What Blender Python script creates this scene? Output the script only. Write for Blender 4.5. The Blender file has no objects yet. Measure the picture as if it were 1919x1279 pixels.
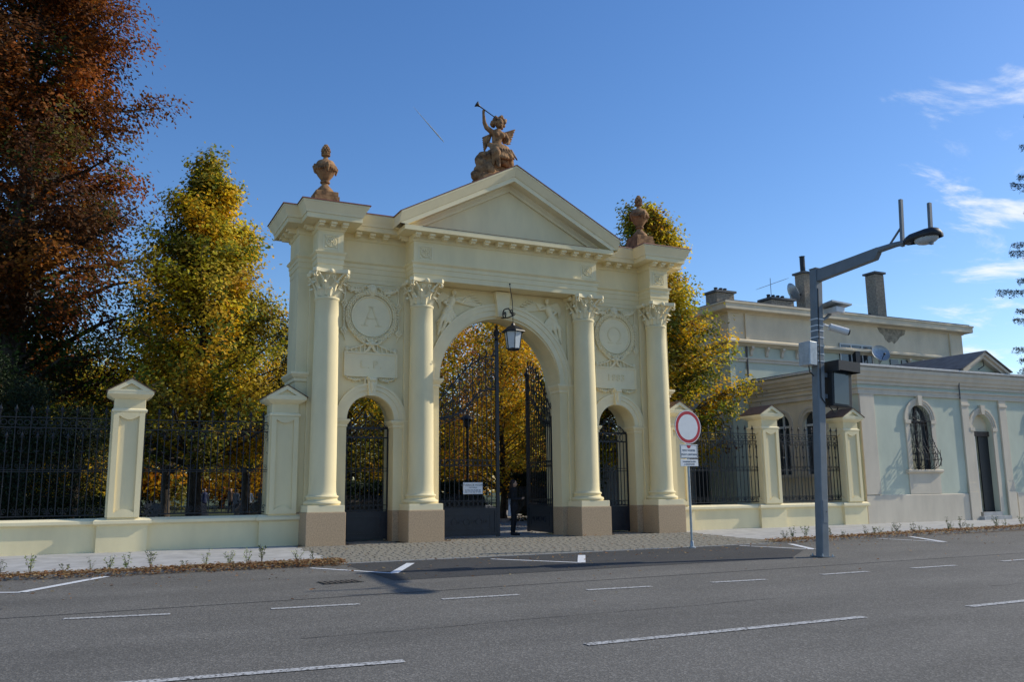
import bpy, bmesh, math, random
import numpy as np
from mathutils import Vector, Matrix
R = math.radians
S = bpy.context.scene
COL = S.collection
random.seed(7)

# ------------------------------------------------------------------ camera, sky, sun, exposure
CAM = Vector((-11.252, -23.015, 1.4))
YAW, PITCH, ROLL, FPX = .45276, .17128, -.01134, 1616.94
F = Vector((math.sin(YAW)*math.cos(PITCH), math.cos(YAW)*math.cos(PITCH), math.sin(PITCH)))
RT = Vector((math.cos(YAW), -math.sin(YAW), 0)); UP = RT.cross(F)
R2 = RT*math.cos(ROLL) + UP*math.sin(ROLL); U2 = -RT*math.sin(ROLL) + UP*math.cos(ROLL)
cd = bpy.data.cameras.new('camera'); cam = bpy.data.objects.new('camera', cd); COL.objects.link(cam)
cam.matrix_world = Matrix(((R2.x, U2.x, -F.x, CAM.x), (R2.y, U2.y, -F.y, CAM.y), (R2.z, U2.z, -F.z, CAM.z), (0, 0, 0, 1)))
cd.sensor_width = 36; cd.lens = FPX/1919*36; cd.clip_start = .1; cd.clip_end = 12000
S.camera = cam

SUN_EL, SUN_G = R(32), R(9)
w = bpy.data.worlds.new('World'); S.world = w; w.use_nodes = True
nt = w.node_tree; N = nt.nodes; L = nt.links
sky = N.new('ShaderNodeTexSky'); sky.sky_type = 'NISHITA'; sky.sun_disc = False
sky.sun_elevation = SUN_EL; sky.sun_rotation = R(90)+SUN_G
sky.air_density = 1.0; sky.dust_density = .35; sky.ozone_density = 2.6; sky.altitude = 200
geo = N.new('ShaderNodeTexCoord'); sep = N.new('ShaderNodeSeparateXYZ'); L.new(geo.outputs['Generated'], sep.inputs[0])
def wm(op, a, b=None, c=None):
    n = N.new('ShaderNodeMath'); n.operation = op
    for i, v in enumerate((a, b, c)):
        if v is None: continue
        if isinstance(v, (int, float)): n.inputs[i].default_value = v
        else: L.new(v, n.inputs[i])
    return n.outputs[0]
den = wm('ADD', wm('MAXIMUM', sep.outputs['Z'], 0.0), .12)
comb = N.new('ShaderNodeCombineXYZ')
L.new(wm('MULTIPLY', wm('DIVIDE', sep.outputs['X'], den), .55), comb.inputs[0])
L.new(wm('DIVIDE', sep.outputs['Y'], den), comb.inputs[1])
cn = N.new('ShaderNodeTexNoise'); cn.inputs['Scale'].default_value = 4.2; cn.inputs['Detail'].default_value = 9; cn.inputs['Roughness'].default_value = .62; cn.inputs['Distortion'].default_value = .5
L.new(comb.outputs[0], cn.inputs['Vector'])
cn2 = N.new('ShaderNodeTexNoise'); cn2.inputs['Scale'].default_value = .7; cn2.inputs['Detail'].default_value = 2
L.new(comb.outputs[0], cn2.inputs['Vector'])
east = N.new('ShaderNodeMapRange'); east.interpolation_type = 'SMOOTHSTEP'
L.new(sep.outputs['X'], east.inputs[0]); east.inputs[1].default_value = .60; east.inputs[2].default_value = .84
east.inputs[3].default_value = -.22; east.inputs[4].default_value = .06
low = N.new('ShaderNodeMapRange'); L.new(sep.outputs['Z'], low.inputs[0])
low.inputs[1].default_value = .08; low.inputs[2].default_value = .3; low.inputs[3].default_value = .05; low.inputs[4].default_value = 0
cl = wm('ADD', wm('ADD', cn.outputs[0], wm('MULTIPLY', cn2.outputs[0], .35)), wm('ADD', east.outputs[0], low.outputs[0]))
ramp = N.new('ShaderNodeMapRange'); ramp.interpolation_type = 'SMOOTHSTEP'
L.new(cl, ramp.inputs[0]); ramp.inputs[1].default_value = .70; ramp.inputs[2].default_value = .93; ramp.inputs[3].default_value = 0; ramp.inputs[4].default_value = .8
mix = N.new('ShaderNodeMix'); mix.data_type = 'RGBA'
hs = N.new('ShaderNodeHueSaturation'); hs.inputs['Saturation'].default_value = 1.23; hs.inputs['Hue'].default_value = .507; L.new(sky.outputs[0], hs.inputs['Color'])
L.new(ramp.outputs[0], mix.inputs[0]); L.new(hs.outputs[0], mix.inputs[6]); mix.inputs[7].default_value = (6.4, 6.5, 6.7, 1)
L.new(mix.outputs[2], N['Background'].inputs[0]); N['Background'].inputs[1].default_value = .15

sl = bpy.data.lights.new('sun', 'SUN'); sl.energy = 3.7; sl.angle = R(.5); sl.color = (1, .92, .76)
so = bpy.data.objects.new('sun', sl); COL.objects.link(so)
SD = Vector((math.cos(SUN_EL)*math.cos(SUN_G), -math.cos(SUN_EL)*math.sin(SUN_G), math.sin(SUN_EL)))
so.rotation_euler = (-SD).to_track_quat('-Z', 'Y').to_euler(); so.location = (60, -7, 38)
S.view_settings.view_transform = 'Standard'; S.view_settings.look = 'None'
S.view_settings.exposure = .12; S.view_settings.gamma = 1; S.view_settings.use_curve_mapping = False

# ------------------------------------------------------------------ helpers
def tag(o, label=None, cat=None, group=None, kind=None):
    for k, v in (('label', label), ('category', cat), ('group', group), ('kind', kind)):
        if v: o[k] = v
    return o
def empty(name, loc=(0, 0, 0), rz=0, label=None, cat=None, group=None, parent=None):
    o = bpy.data.objects.new(name, None); COL.objects.link(o); o.location = loc; o.rotation_euler = (0, 0, rz)
    o.empty_display_size = .2
    if parent: o.parent = parent
    return tag(o, label, cat, group)
def inst(name, me, parent=None, loc=(0, 0, 0), rot=(0, 0, 0), scale=(1, 1, 1)):
    o = bpy.data.objects.new(name, me); COL.objects.link(o); o.location = loc; o.rotation_euler = rot; o.scale = scale
    if parent: o.parent = parent
    return o
def copy_tree(o, parent=None):
    c = o.copy(); COL.objects.link(c)
    c.parent = parent
    for ch in o.children: copy_tree(ch, c)
    return c
class MB:
    def __init__(s): s.v = []; s.f = []; s.m = []; s.cur = 0
    def add(s, vs, fs):
        b = len(s.v); s.v += [tuple(v) for v in vs]; s.f += [tuple(b+i for i in f) for f in fs]; s.m += [s.cur]*len(fs); return s
    def box(s, x0, x1, y0, y1, z0, z1):
        return s.add([(x0,y0,z0),(x1,y0,z0),(x1,y1,z0),(x0,y1,z0),(x0,y0,z1),(x1,y0,z1),(x1,y1,z1),(x0,y1,z1)],
                     [(0,3,2,1),(4,5,6,7),(0,1,5,4),(1,2,6,5),(2,3,7,6),(3,0,4,7)])
    def prism(s, poly, y0, y1):            # poly of (x,z) anticlockwise seen from -y, extruded along y
        n = len(poly)
        return s.add([(x,y0,z) for x,z in poly]+[(x,y1,z) for x,z in poly],
                     [tuple(range(n)), tuple(range(2*n-1,n-1,-1))]+[(i,i+n,(i+1)%n+n,(i+1)%n) for i in range(n)])
    def prismx(s, poly, x0, x1):           # poly of (y,z)
        n = len(poly)
        return s.add([(x0,y,z) for y,z in poly]+[(x1,y,z) for y,z in poly],
                     [tuple(range(n-1,-1,-1)), tuple(range(n,2*n))]+[(i,(i+1)%n,(i+1)%n+n,i+n) for i in range(n)])
    def flat(s, poly, z0, z1):             # poly of (x,y) extruded along z
        n = len(poly)
        return s.add([(x,y,z0) for x,y in poly]+[(x,y,z1) for x,y in poly],
                     [tuple(range(n-1,-1,-1)), tuple(range(n,2*n))]+[(i,(i+1)%n,(i+1)%n+n,i+n) for i in range(n)])
    def lathe(s, prof, c=(0,0,0), n=24, axis='z', cap=True):
        vs = []
        for r, z in prof:
            for k in range(n):
                a = 2*math.pi*k/n; p = (r*math.cos(a), r*math.sin(a), z)
                if axis == 'y': p = (p[0], p[2], p[1])
                if axis == 'x': p = (p[2], p[0], p[1])
                vs.append((c[0]+p[0], c[1]+p[1], c[2]+p[2]))
        m = len(prof); fs = [(i*n+k, i*n+(k+1)%n, (i+1)*n+(k+1)%n, (i+1)*n+k) for i in range(m-1) for k in range(n)]
        if axis == 'y': fs = [f[::-1] for f in fs]
        if cap and prof[0][0] > 1e-4: fs.append(tuple(range(n-1,-1,-1)) if axis != 'y' else tuple(range(n)))
        if cap and prof[-1][0] > 1e-4: fs.append(tuple(range((m-1)*n, m*n)) if axis != 'y' else tuple(range(m*n-1,(m-1)*n-1,-1)))
        return s.add(vs, fs)
    def tube(s, pts, rad, n=6, cap=True):
        pts = [Vector(p) for p in pts]; m = len(pts)
        rad = [rad]*m if isinstance(rad, (int, float)) else list(rad)
        vs = []; prev = None
        for i, p in enumerate(pts):
            t = (pts[min(i+1,m-1)]-pts[max(i-1,0)])
            t = t.normalized() if t.length > 1e-9 else Vector((0,0,1))
            if prev is None:
                a = Vector((0,0,1)) if abs(t.z) < .9 else Vector((0,1,0))
                u = t.cross(a).normalized()
            else: u = (prev - t*prev.dot(t)).normalized()
            prev = u; q = t.cross(u)
            for k in range(n):
                an = 2*math.pi*(k+.5)/n; vs.append(p+(u*math.cos(an)+q*math.sin(an))*rad[i])
        fs = [(i*n+k, i*n+(k+1)%n, (i+1)*n+(k+1)%n, (i+1)*n+k) for i in range(m-1) for k in range(n)]
        if cap: fs += [tuple(range(n-1,-1,-1)), tuple(range((m-1)*n, m*n))]
        return s.add(vs, fs)
    def ell(s, c, r, n=14, m=9, rot=None):
        r = (r,r,r) if isinstance(r,(int,float)) else r
        vs = [Vector((0,0,-r[2]))]
        for i in range(1, m):
            a = math.pi*i/m-math.pi/2
            for k in range(n):
                b = 2*math.pi*k/n; vs.append(Vector((r[0]*math.cos(a)*math.cos(b), r[1]*math.cos(a)*math.sin(b), r[2]*math.sin(a))))
        vs.append(Vector((0,0,r[2])))
        if rot: vs = [rot @ v for v in vs]
        vs = [v+Vector(c) for v in vs]
        fs = [(0, 1+(k+1)%n, 1+k) for k in range(n)]
        for i in range(m-2): fs += [(1+i*n+k, 1+i*n+(k+1)%n, 1+(i+1)*n+(k+1)%n, 1+(i+1)*n+k) for k in range(n)]
        t = len(vs)-1; fs += [(t, 1+(m-2)*n+k, 1+(m-2)*n+(k+1)%n) for k in range(n)]
        return s.add(vs, fs)
    def limb(s, p0, p1, r0, r1, n=10):
        p0 = Vector(p0); p1 = Vector(p1); s.ell(p0, r0, n, 7); s.ell(p1, r1, n, 7)
        return s.tube([p0, p1], [r0, r1], n)
    def sweep(s, path, prof, closed=False, capends=True):
        P = [Vector((x,y,0)) for x,y in path]; n = len(P); m = len(prof); vs = []
        for i in range(n):
            a = P[i]-P[i-1] if (i > 0 or closed) else P[1]-P[0]
            b = P[(i+1)%n]-P[i] if (i < n-1 or closed) else a
            a.normalize(); b.normalize(); na = Vector((a.y,-a.x,0)); nb = Vector((b.y,-b.x,0))
            d = na+nb; d = d/ max(d.dot(na), .2) if d.length > 1e-6 else na
            for o, z in prof: vs.append(P[i]+d*o+Vector((0,0,z)))
        fs = []
        for i in range(n if closed else n-1):
            j = (i+1)%n
            fs += [(i*m+k, j*m+k, j*m+k+1, i*m+k+1) for k in range(m-1)]
        if capends and not closed:
            fs += [tuple(range(m-1,-1,-1)), tuple(range((n-1)*m, n*m))]
        return s.add(vs, fs)
    def xf(s, M, start=0):
        for i in range(start, len(s.v)): s.v[i] = tuple(M @ Vector(s.v[i]))
        return s
    def mesh(s, name, mats, smooth=None):
        me = bpy.data.meshes.new(name); me.from_pydata(s.v, [], s.f)
        for m in (mats if isinstance(mats, (list, tuple)) else [mats]): me.materials.append(m)
        if len(set(s.m)) > 1: me.polygons.foreach_set('material_index', s.m)
        if smooth is not None:
            me.polygons.foreach_set('use_smooth', [True]*len(s.f)); me.set_sharp_from_angle(angle=R(smooth))
        me.update(); return me
    def build(s, name, mats, parent=None, smooth=None, loc=(0,0,0), bevel=0, **kw):
        o = inst(name, s.mesh(name, mats, smooth), parent, loc)
        if bevel:
            b = o.modifiers.new('bevel', 'BEVEL'); b.width = bevel; b.segments = 2; b.limit_method = 'ANGLE'; b.angle_limit = R(40); b.harden_normals = False
        return tag(o, **kw)
def fused(mb, name, mat_, vox=.02, smooth=3, dec=None):   # overlapping volumes grown together into one continuous skin
    o = inst('tmp', mb.mesh(name, mat_))
    r = o.modifiers.new('r', 'REMESH'); r.mode = 'VOXEL'; r.voxel_size = vox
    if smooth: q = o.modifiers.new('s', 'SMOOTH'); q.factor = .5; q.iterations = smooth
    if dec: q = o.modifiers.new('d', 'DECIMATE'); q.ratio = dec
    dg = bpy.context.evaluated_depsgraph_get(); me = bpy.data.meshes.new_from_object(o.evaluated_get(dg)); me.name = name
    bpy.data.objects.remove(o)
    me.polygons.foreach_set('use_smooth', [True]*len(me.polygons)); me.update()
    return me
def text_mesh(body, size, mat_, ext=.002):
    c = bpy.data.curves.new('t', 'FONT'); c.body = body; c.size = size; c.extrude = ext; c.align_x = 'CENTER'; c.align_y = 'CENTER'; c.resolution_u = 3
    o = inst('tmp', c); dg = bpy.context.evaluated_depsgraph_get(); me = bpy.data.meshes.new_from_object(o.evaluated_get(dg))
    bpy.data.objects.remove(o); me.materials.clear(); me.materials.append(mat_); return me
TXR = (math.pi/2, 0, 0)

def mat(name, col, rough=.8, var=.12, scale=4, bump=.15, bscale=60, metal=0, col2=None, c2=None, spec=.4, streak=0, bdist=.01):
    m = bpy.data.materials.new(name); m.use_nodes = True; t = m.node_tree; n = t.nodes; b = n['Principled BSDF']
    b.inputs['Roughness'].default_value = rough; b.inputs['Metallic'].default_value = metal
    b.inputs['Specular IOR Level'].default_value = spec
    tc = n.new('ShaderNodeTexCoord'); src = tc.outputs['Object']
    no = n.new('ShaderNodeTexNoise'); no.inputs['Scale'].default_value = scale; no.inputs['Detail'].default_value = 6; no.inputs['Roughness'].default_value = .6
    if streak:
        mp = n.new('ShaderNodeMapping'); mp.inputs['Scale'].default_value = (1, 1, streak); t.links.new(src, mp.inputs[0]); t.links.new(mp.outputs[0], no.inputs['Vector'])
    else: t.links.new(src, no.inputs['Vector'])
    cr = n.new('ShaderNodeValToRGB'); e = cr.color_ramp.elements
    lo = col2 or tuple(c*(1-var*2) for c in col); hi = c2 or tuple(min(1, c*(1+var*.6)) for c in col)
    e[0].position = .32; e[0].color = (*lo, 1); e[1].position = .62; e[1].color = (*hi, 1)
    if col2: mid = e.new(.48); mid.color = (*col, 1)
    t.links.new(no.outputs[0], cr.inputs[0]); t.links.new(cr.outputs[0], b.inputs['Base Color'])
    if bump:
        n2 = n.new('ShaderNodeTexNoise'); n2.inputs['Scale'].default_value = bscale; n2.inputs['Detail'].default_value = 4; t.links.new(src, n2.inputs['Vector'])
        bp = n.new('ShaderNodeBump'); bp.inputs['Strength'].default_value = bump; bp.inputs['Distance'].default_value = bdist
        t.links.new(n2.outputs[0], bp.inputs['Height']); t.links.new(bp.outputs[0], b.inputs['Normal'])
    return m
def leafmat(name, trans=.52):
    m = bpy.data.materials.new(name); m.use_nodes = True; t = m.node_tree; n = t.nodes; b = n['Principled BSDF']
    at = n.new('ShaderNodeAttribute'); at.attribute_name = 'col'
    b.inputs['Roughness'].default_value = .6; b.inputs['Specular IOR Level'].default_value = .25
    t.links.new(at.outputs['Color'], b.inputs['Base Color'])
    tr = n.new('ShaderNodeBsdfTranslucent'); t.links.new(at.outputs['Color'], tr.inputs[0])
    mx = n.new('ShaderNodeMixShader'); mx.inputs[0].default_value = trans
    t.links.new(b.outputs[0], mx.inputs[1]); t.links.new(tr.outputs[0], mx.inputs[2]); t.links.new(mx.outputs[0], n['Material Output'].inputs[0])
    return m
M = {
 'cream': mat('cream_render', (.86,.735,.445), .85, .055, 1.1, .12, 90, streak=.35),
 'creamlite': mat('pale_cream_render', (.88,.77,.50), .85, .04, 1.5, .12, 90),
 'granite': mat('granite', (.50,.36,.225), .75, .14, 30, .2, 120),
 'copper': mat('copper_sheet', (.20,.065,.045), .5, .2, 6, .05, 30),
 'terra': mat('terracotta_stone', (.29,.155,.07), .88, .25, 5, .6, 35, col2=(.07,.045,.025), c2=(.40,.23,.105)),
 'iron': mat('black_iron', (.014,.016,.022), .45, .2, 20, .1, 80),
 'brass': mat('dark_horn_metal', (.02,.017,.015), .4, .2, 20, 0),
 'panel': mat('dark_sheet_steel', (.018,.022,.032), .4, .15, 5, .05, 40),
 'concrete': mat('concrete', (.44,.435,.42), .9, .12, 2.2, .2, 70),
 'kerb': mat('kerb_stone', (.33,.325,.31), .9, .15, 5, .25, 60),
 'soil': mat('soil', (.15,.12,.09), .95, .3, 8, .8, 50, bdist=.03),
 'grass': mat('park_grass', (.045,.06,.016), .95, .3, 1.5, .8, 30, col2=(.03,.026,.01), bdist=.05),
 'path': mat('gravel_path', (.30,.28,.25), .95, .12, 3, .3, 60),
 'green': mat('pale_green_render', (.57,.60,.475), .88, .05, 1.2, .15, 90, streak=.5),
 'trim': mat('grey_beige_render', (.66,.575,.45), .88, .06, 1.5, .15, 90, streak=.4),
 'beige': mat('beige_render', (.76,.64,.45), .88, .07, 1.1, .18, 60, streak=.5),
 'stain': mat('bare_plaster', (.36,.30,.21), .9, .25, 5, .4, 40),
 'sheet': mat('grey_roof_sheet', (.13,.13,.13), .75, .15, 3, .1, 20),
 'gutter': mat('pale_gutter', (.58,.58,.56), .5, .1, 6, 0),
 'brick': mat('chimney_brick', (.42,.34,.25), .9, .2, 14, .3, 60),
 'tile': mat('brown_cap_sheet', (.12,.07,.045), .7, .25, 8, .2, 40),
 'steel': mat('painted_grey_steel', (.165,.19,.21), .45, .08, 3, .04, 60),
 'galv': mat('galvanised_steel', (.40,.43,.45), .4, .12, 8, .05, 60, metal=.4),
 'dark': mat('dark_plastic', (.025,.027,.03), .5, .1, 10, .05, 60),
 'white': mat('white_plastic', (.72,.73,.74), .45, .04, 6, 0),
 'signwhite': mat('sign_white', (.70,.73,.76), .4, .03, 6, 0),
 'signred': mat('sign_red', (.42,.012,.03), .4, .06, 6, 0),
 'ink': mat('sign_ink', (.05,.07,.10), .6, .05, 6, 0),
 'glass': mat('dark_window_glass', (.03,.04,.05), .08, .1, 3, 0, spec=.8),
 'screen': mat('display_screen', (.03,.045,.065), .12, .05, 3, 0, spec=.7),
 'milk': mat('frosted_lamp_glass', (.46,.51,.55), .25, .04, 5, 0),
 'wood': mat('dark_wood', (.07,.05,.038), .6, .25, 12, .15, 60, streak=.15),
 'wash': mat('window_frame_white', (.62,.63,.60), .6, .05, 6, 0),
 'cloth': mat('black_cloth', (.012,.012,.015), .9, .2, 12, .2, 80),
 'skin': mat('skin', (.42,.25,.17), .6, .05, 8, 0),
 'hair': mat('dark_hair', (.03,.014,.01), .6, .2, 20, .2, 60),
 'bag': mat('pale_bag', (.45,.44,.46), .8, .06, 6, .1, 40),
 'bark': mat('bark', (.075,.06,.048), .95, .3, 9, .9, 22, bdist=.04, streak=.25),
 'stone': mat('grave_stone', (.10,.10,.10), .6, .25, 4, .1, 40),
 'drain': mat('rusty_cast_iron', (.10,.085,.07), .8, .25, 10, .2, 40),
 'leaf': leafmat('leaf_blades'), 'needle': leafmat('needles', .1),
 'wall': mat('grey_side_wall', (.30,.285,.26), .9, .1, 1.5, .2, 60),
}
def asphalt(name, c, patchy=.25):
    m = bpy.data.materials.new(name); m.use_nodes = True; t = m.node_tree; n = t.nodes; b = n['Principled BSDF']
    tc = n.new('ShaderNodeTexCoord'); O = tc.outputs['Object']
    def noise(sc, det, mp=None):
        q = n.new('ShaderNodeTexNoise'); q.inputs['Scale'].default_value = sc; q.inputs['Detail'].default_value = det
        if mp: k = n.new('ShaderNodeMapping'); k.inputs['Scale'].default_value = mp; t.links.new(O, k.inputs[0]); t.links.new(k.outputs[0], q.inputs['Vector'])
        else: t.links.new(O, q.inputs['Vector'])
        return q.outputs[0]
    def ma(op, a, b_):
        q = n.new('ShaderNodeMath'); q.operation = op
        for i, v in enumerate((a, b_)):
            if isinstance(v, (int, float)): q.inputs[i].default_value = v
            else: t.links.new(v, q.inputs[i])
        return q.outputs[0]
    fine = n.new('ShaderNodeTexVoronoi'); fine.inputs['Scale'].default_value = 55; t.links.new(O, fine.inputs['Vector'])
    sp = n.new('ShaderNodeSeparateColor'); t.links.new(fine.outputs['Color'], sp.inputs[0])
    grains = ma('ADD', ma('MULTIPLY', ma('POWER', sp.outputs[0], 3.0), .7), .72)
    big = ma('ADD', ma('MULTIPLY', noise(.9, 7, (.5, 1, 1)), patchy*2.6), 1-patchy*1.3)
    band = ma('ADD', ma('MULTIPLY', noise(.55, 3, (.03, 1, 1)), .5), .75)
    v = ma('MULTIPLY', ma('MULTIPLY', grains, big), band)
    mx = n.new('ShaderNodeMix'); mx.data_type = 'RGBA'; mx.blend_type = 'MULTIPLY'; mx.inputs[0].default_value = 1
    mx.inputs[6].default_value = (*c, 1); cb = n.new('ShaderNodeCombineColor')
    for i in range(3): t.links.new(v, cb.inputs[i])
    t.links.new(cb.outputs[0], mx.inputs[7]); t.links.new(mx.outputs[2], b.inputs['Base Color'])
    b.inputs['Roughness'].default_value = .88; b.inputs['Specular IOR Level'].default_value = .3
    bp = n.new('ShaderNodeBump'); bp.inputs['Strength'].default_value = .5; bp.inputs['Distance'].default_value = .006
    t.links.new(fine.outputs['Distance'], bp.inputs['Height']); t.links.new(bp.outputs[0], b.inputs['Normal'])
    return m
M['asphalt'] = asphalt('asphalt', (.160,.152,.136)); M['asphaltnew'] = asphalt('dark_asphalt', (.062,.062,.063), .15)
def paint(name, c, wear):
    m = bpy.data.materials.new(name); m.use_nodes = True; t = m.node_tree; n = t.nodes; b = n['Principled BSDF']
    tc = n.new('ShaderNodeTexCoord')
    a = n.new('ShaderNodeTexNoise'); a.inputs['Scale'].default_value = 28; a.inputs['Detail'].default_value = 5; t.links.new(tc.outputs['Object'], a.inputs['Vector'])
    r = n.new('ShaderNodeMapRange'); t.links.new(a.outputs[0], r.inputs[0]); r.inputs[1].default_value = wear-.06; r.inputs[2].default_value = wear+.06
    mx = n.new('ShaderNodeMix'); mx.data_type = 'RGBA'; t.links.new(r.outputs[0], mx.inputs[0])
    mx.inputs[6].default_value = (.135,.132,.124,1); mx.inputs[7].default_value = (*c,1); t.links.new(mx.outputs[2], b.inputs['Base Color'])
    b.inputs['Roughness'].default_value = .75
    return m
M['paint'] = paint('road_paint_worn', (.50,.50,.49), .45); M['paintnew'] = paint('road_paint_fresh', (.70,.72,.74), .35)

# ------------------------------------------------------------------ ground, road, pavement
GY = [-400, -24, -14, -9, -4.4, 0, 2.2]; GZ = [-.3, -.26, -.23, -.17, -.1, 0, 0]
def gz(y): return float(np.interp(y, GY, GZ))
def sheet(name, quads, dz, m, kind='structure', parent=None, ysub=None):
    # quads: list of corner lists (x,y) draped on the street profile
    mb = MB()
    for q in quads: mb.add([(x, y, gz(y)+dz) for x, y in q], [tuple(range(len(q)))])
    return mb.build(name, m, parent, kind=kind)
def strip(x0, x1, ya, yb, slope=0, xs=None):
    ys = sorted(set([ya, yb]+[y for y in GY if ya < y < yb]))
    return [[(x0, a), (x1, a), (x1, b), (x0, b)] for a, b in zip(ys, ys[1:])]
sheet('road', strip(-400, 400, -400, -4.42), 0, M['asphalt'])
mb = MB(); mb.add([(-600,2.2,-.012),(600,2.2,-.012),(600,900,-.012),(-600,900,-.012)], [(0,1,2,3)]); mb.build('park_ground', M['grass'], kind='structure')
mb = MB(); mb.add([(-400,-4.42,gz(-4.42)-.03),(400,-4.42,gz(-4.42)-.03),(400,0,-.03),(-400,0,-.03),(-400,2.25,-.03),(400,2.25,-.03)], [(0,1,2,3),(3,2,5,4)]); mb.build('street_verge', M['soil'], kind='structure')
mb = MB(); mb.add([(-2.6,1.0,-.004),(3.0,1.0,-.004),(26,60,-.004),(16,60,-.004)], [(0,1,2,3)]); mb.build('park_path', M['path'], kind='structure')
sheet('pavement', strip(-60, -6.25, -3.45, .95), .0, M['concrete'])
sheet('pavement', [[(6.05,-3.6),(60,-.1),(60,.95),(6.05,.95)]], .0, M['concrete'])
sheet('asphalt_patch', [[(-6.3,-7.95),(2.9,-8.0),(4.6,-6.6),(4.6,-4.6),(-6.3,-4.6)]], .004, M['asphaltnew'])
for k, (ya, yb, w_) in enumerate(((-9.55, -9.75, .03),)):
    sheet('tar_seam', [[(-60,ya),(60,yb),(60,yb+w_),(-60,ya+w_)]], .005, M['asphaltnew'])
rr = random.Random(11)
for (xa, xb, y0_, w_) in ((-9,-2,-12.9,.014),(2,12,-13.4,.014)):
    mb = MB(); n_ = int((xb-xa)*3); yy = y0_; pv = None
    for k in range(n_+1):
        x = xa+(xb-xa)*k/n_; yy += rr.gauss(0,.012)+(y0_-yy)*.05; q = [(x,yy,gz(yy)+.006),(x,yy+w_*rr.uniform(.6,1.4),gz(yy)+.006)]
        if pv: mb.add(pv+q[::-1], [(0,3,2,1)])
        pv = q
    mb.build('tar_seam', M['asphaltnew'], kind='structure')
# setts in front of the gate: real blocks
mb = MB(); rr = random.Random(3); y = -4.28; row = 0
while y < 1.35:
    d = .155; x = -6.2-rr.random()*.2
    xe = 6.0
    while x < xe:
        l = .19+rr.random()*.05; z = gz(min(y+d/2, 0)); h = rr.uniform(-.003, .003)
        if y < .0 or abs(x) < 1.9 or 3.5 < abs(x+.1) < 4.7:
            b = .012
            mb.add([(x,y,z-.02),(x+l-.012,y,z-.02),(x+l-.012,y+d-.012,z-.02),(x,y+d-.012,z-.02),
                    (x+b,y+b,z+.008+h),(x+l-.012-b,y+b,z+.008+h),(x+l-.012-b,y+d-.012-b,z+.008+h),(x+b,y+d-.012-b,z+.008+h)],
                   [(4,5,6,7),(0,1,5,4),(1,2,6,5),(2,3,7,6),(3,0,4,7)])
        x += l
    y += d; row += 1
M['sett'] = mat('sett_stone', (.27,.245,.195), .9, .12, 9, .2, 60, col2=(.215,.195,.15))
mb.build('sett_paving', M['sett'], kind='structure')
mb = MB(); mb.add([(-6.35,-4.42,gz(-4.42)-.008),(6.1,-4.42,gz(-4.42)-.008),(6.1,0,-.008),(6.1,2.2,-.008),(-6.35,2.2,-.008),(-6.35,0,-.008)], [(0,1,2,5),(5,2,3,4)])
mb.build('sett_bedding', M['soil'], kind='structure')
kr = empty('kerb'); kr['kind'] = 'structure'
km = MB().box(0,.985,0,.13,-.2,0).mesh('kerb_stone', M['kerb'])
for i in range(-26, 40):
    y0 = -4.55 if i < 6 else -4.55+.085*(i-5)
    up = .012 if -7 <= i < 6 else .05
    inst('kerb_stone', km, kr, (i+.4, y0, gz(y0)+up), (rr.uniform(-.004,.004), 0, 0 if i < 6 else .085))
# markings
def dash(name, x0, y0, x1, y1, w_, m, dz=.008):
    d = Vector((x1-x0, y1-y0)); n_ = Vector((-d.y, d.x)).normalized()*w_/2
    return sheet(name, [[(x0-n_.x,y0-n_.y),(x1-n_.x,y1-n_.y),(x1+n_.x,y1+n_.y),(x0+n_.x,y0+n_.y)]], dz, m)
dash('centre_dash', -12.4, -14.25, -8.38, -14.64, .14, M['paint']); dash('centre_dash', -6.39, -14.73, -2.34, -14.76, .14, M['paint'])
dash('centre_dash', -.4, -14.78, 3.6, -14.75, .14, M['paint'])
xs = [(-11.43,-10.05,-10.16,-10.26), (-8.87,-10.42,-7.65,-10.54), (-6.43,-10.63,-5.2,-10.71), (-3.99,-10.72,-2.82,-10.82), (-1.62,-10.86,-.5,-10.95), (.9,-10.84,2.05,-10.86), (3.26,-10.84,4.5,-10.86), (6.05,-10.75,7.2,-10.7)]
for a in xs: dash('lane_dash', *a, .13, M['paint'])
for pts in ([(-14.5,-5.6),(-12.11,-6.71),(-10.84,-4.83)], [(-7.11,-5.11),(-5.94,-6.85),(-5.0,-5.14)], [(-3.1,-5.07),(-1.77,-6.76),(-.87,-5.23)], [(4.18,-4.75),(4.95,-6.58),(5.7,-5.0)], [(9.38,-4.6),(9.78,-6.5),(10.75,-4.6)]):
    mb = MB()
    for (a, b), w_ in zip(zip(pts, pts[1:]), (.10, .17)):
        d = (Vector(b)-Vector(a)).normalized(); n_ = Vector((-d.y, d.x))*w_/2
        dz = .008 if w_ < .15 else .011
        mb.add([(px, py, gz(py)+dz) for px, py in ((a[0]-n_.x,a[1]-n_.y),(b[0]-n_.x,b[1]-n_.y),(b[0]+n_.x,b[1]+n_.y),(a[0]+n_.x,a[1]+n_.y))], [(0,1,2,3)])
    mb.build('zigzag_marking', M['paintnew'], kind='structure')
# drain grate
g = empty('drain_grate', (-7.2,-7.72,gz(-7.72)+.004), .08, 'dark slotted iron drain grate sunk in the road beside the zigzag line', 'drain grate')
MB().box(-.36,.36,-.22,.22,-.02,.0).build('frame', M['dark'], g)
gm = MB().box(-.03,.03,-.2,.2,0,.012).mesh('slat', M['drain'])
for k in range(7): inst('slat', gm, g, (-.3+k*.1,0,0))

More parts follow.
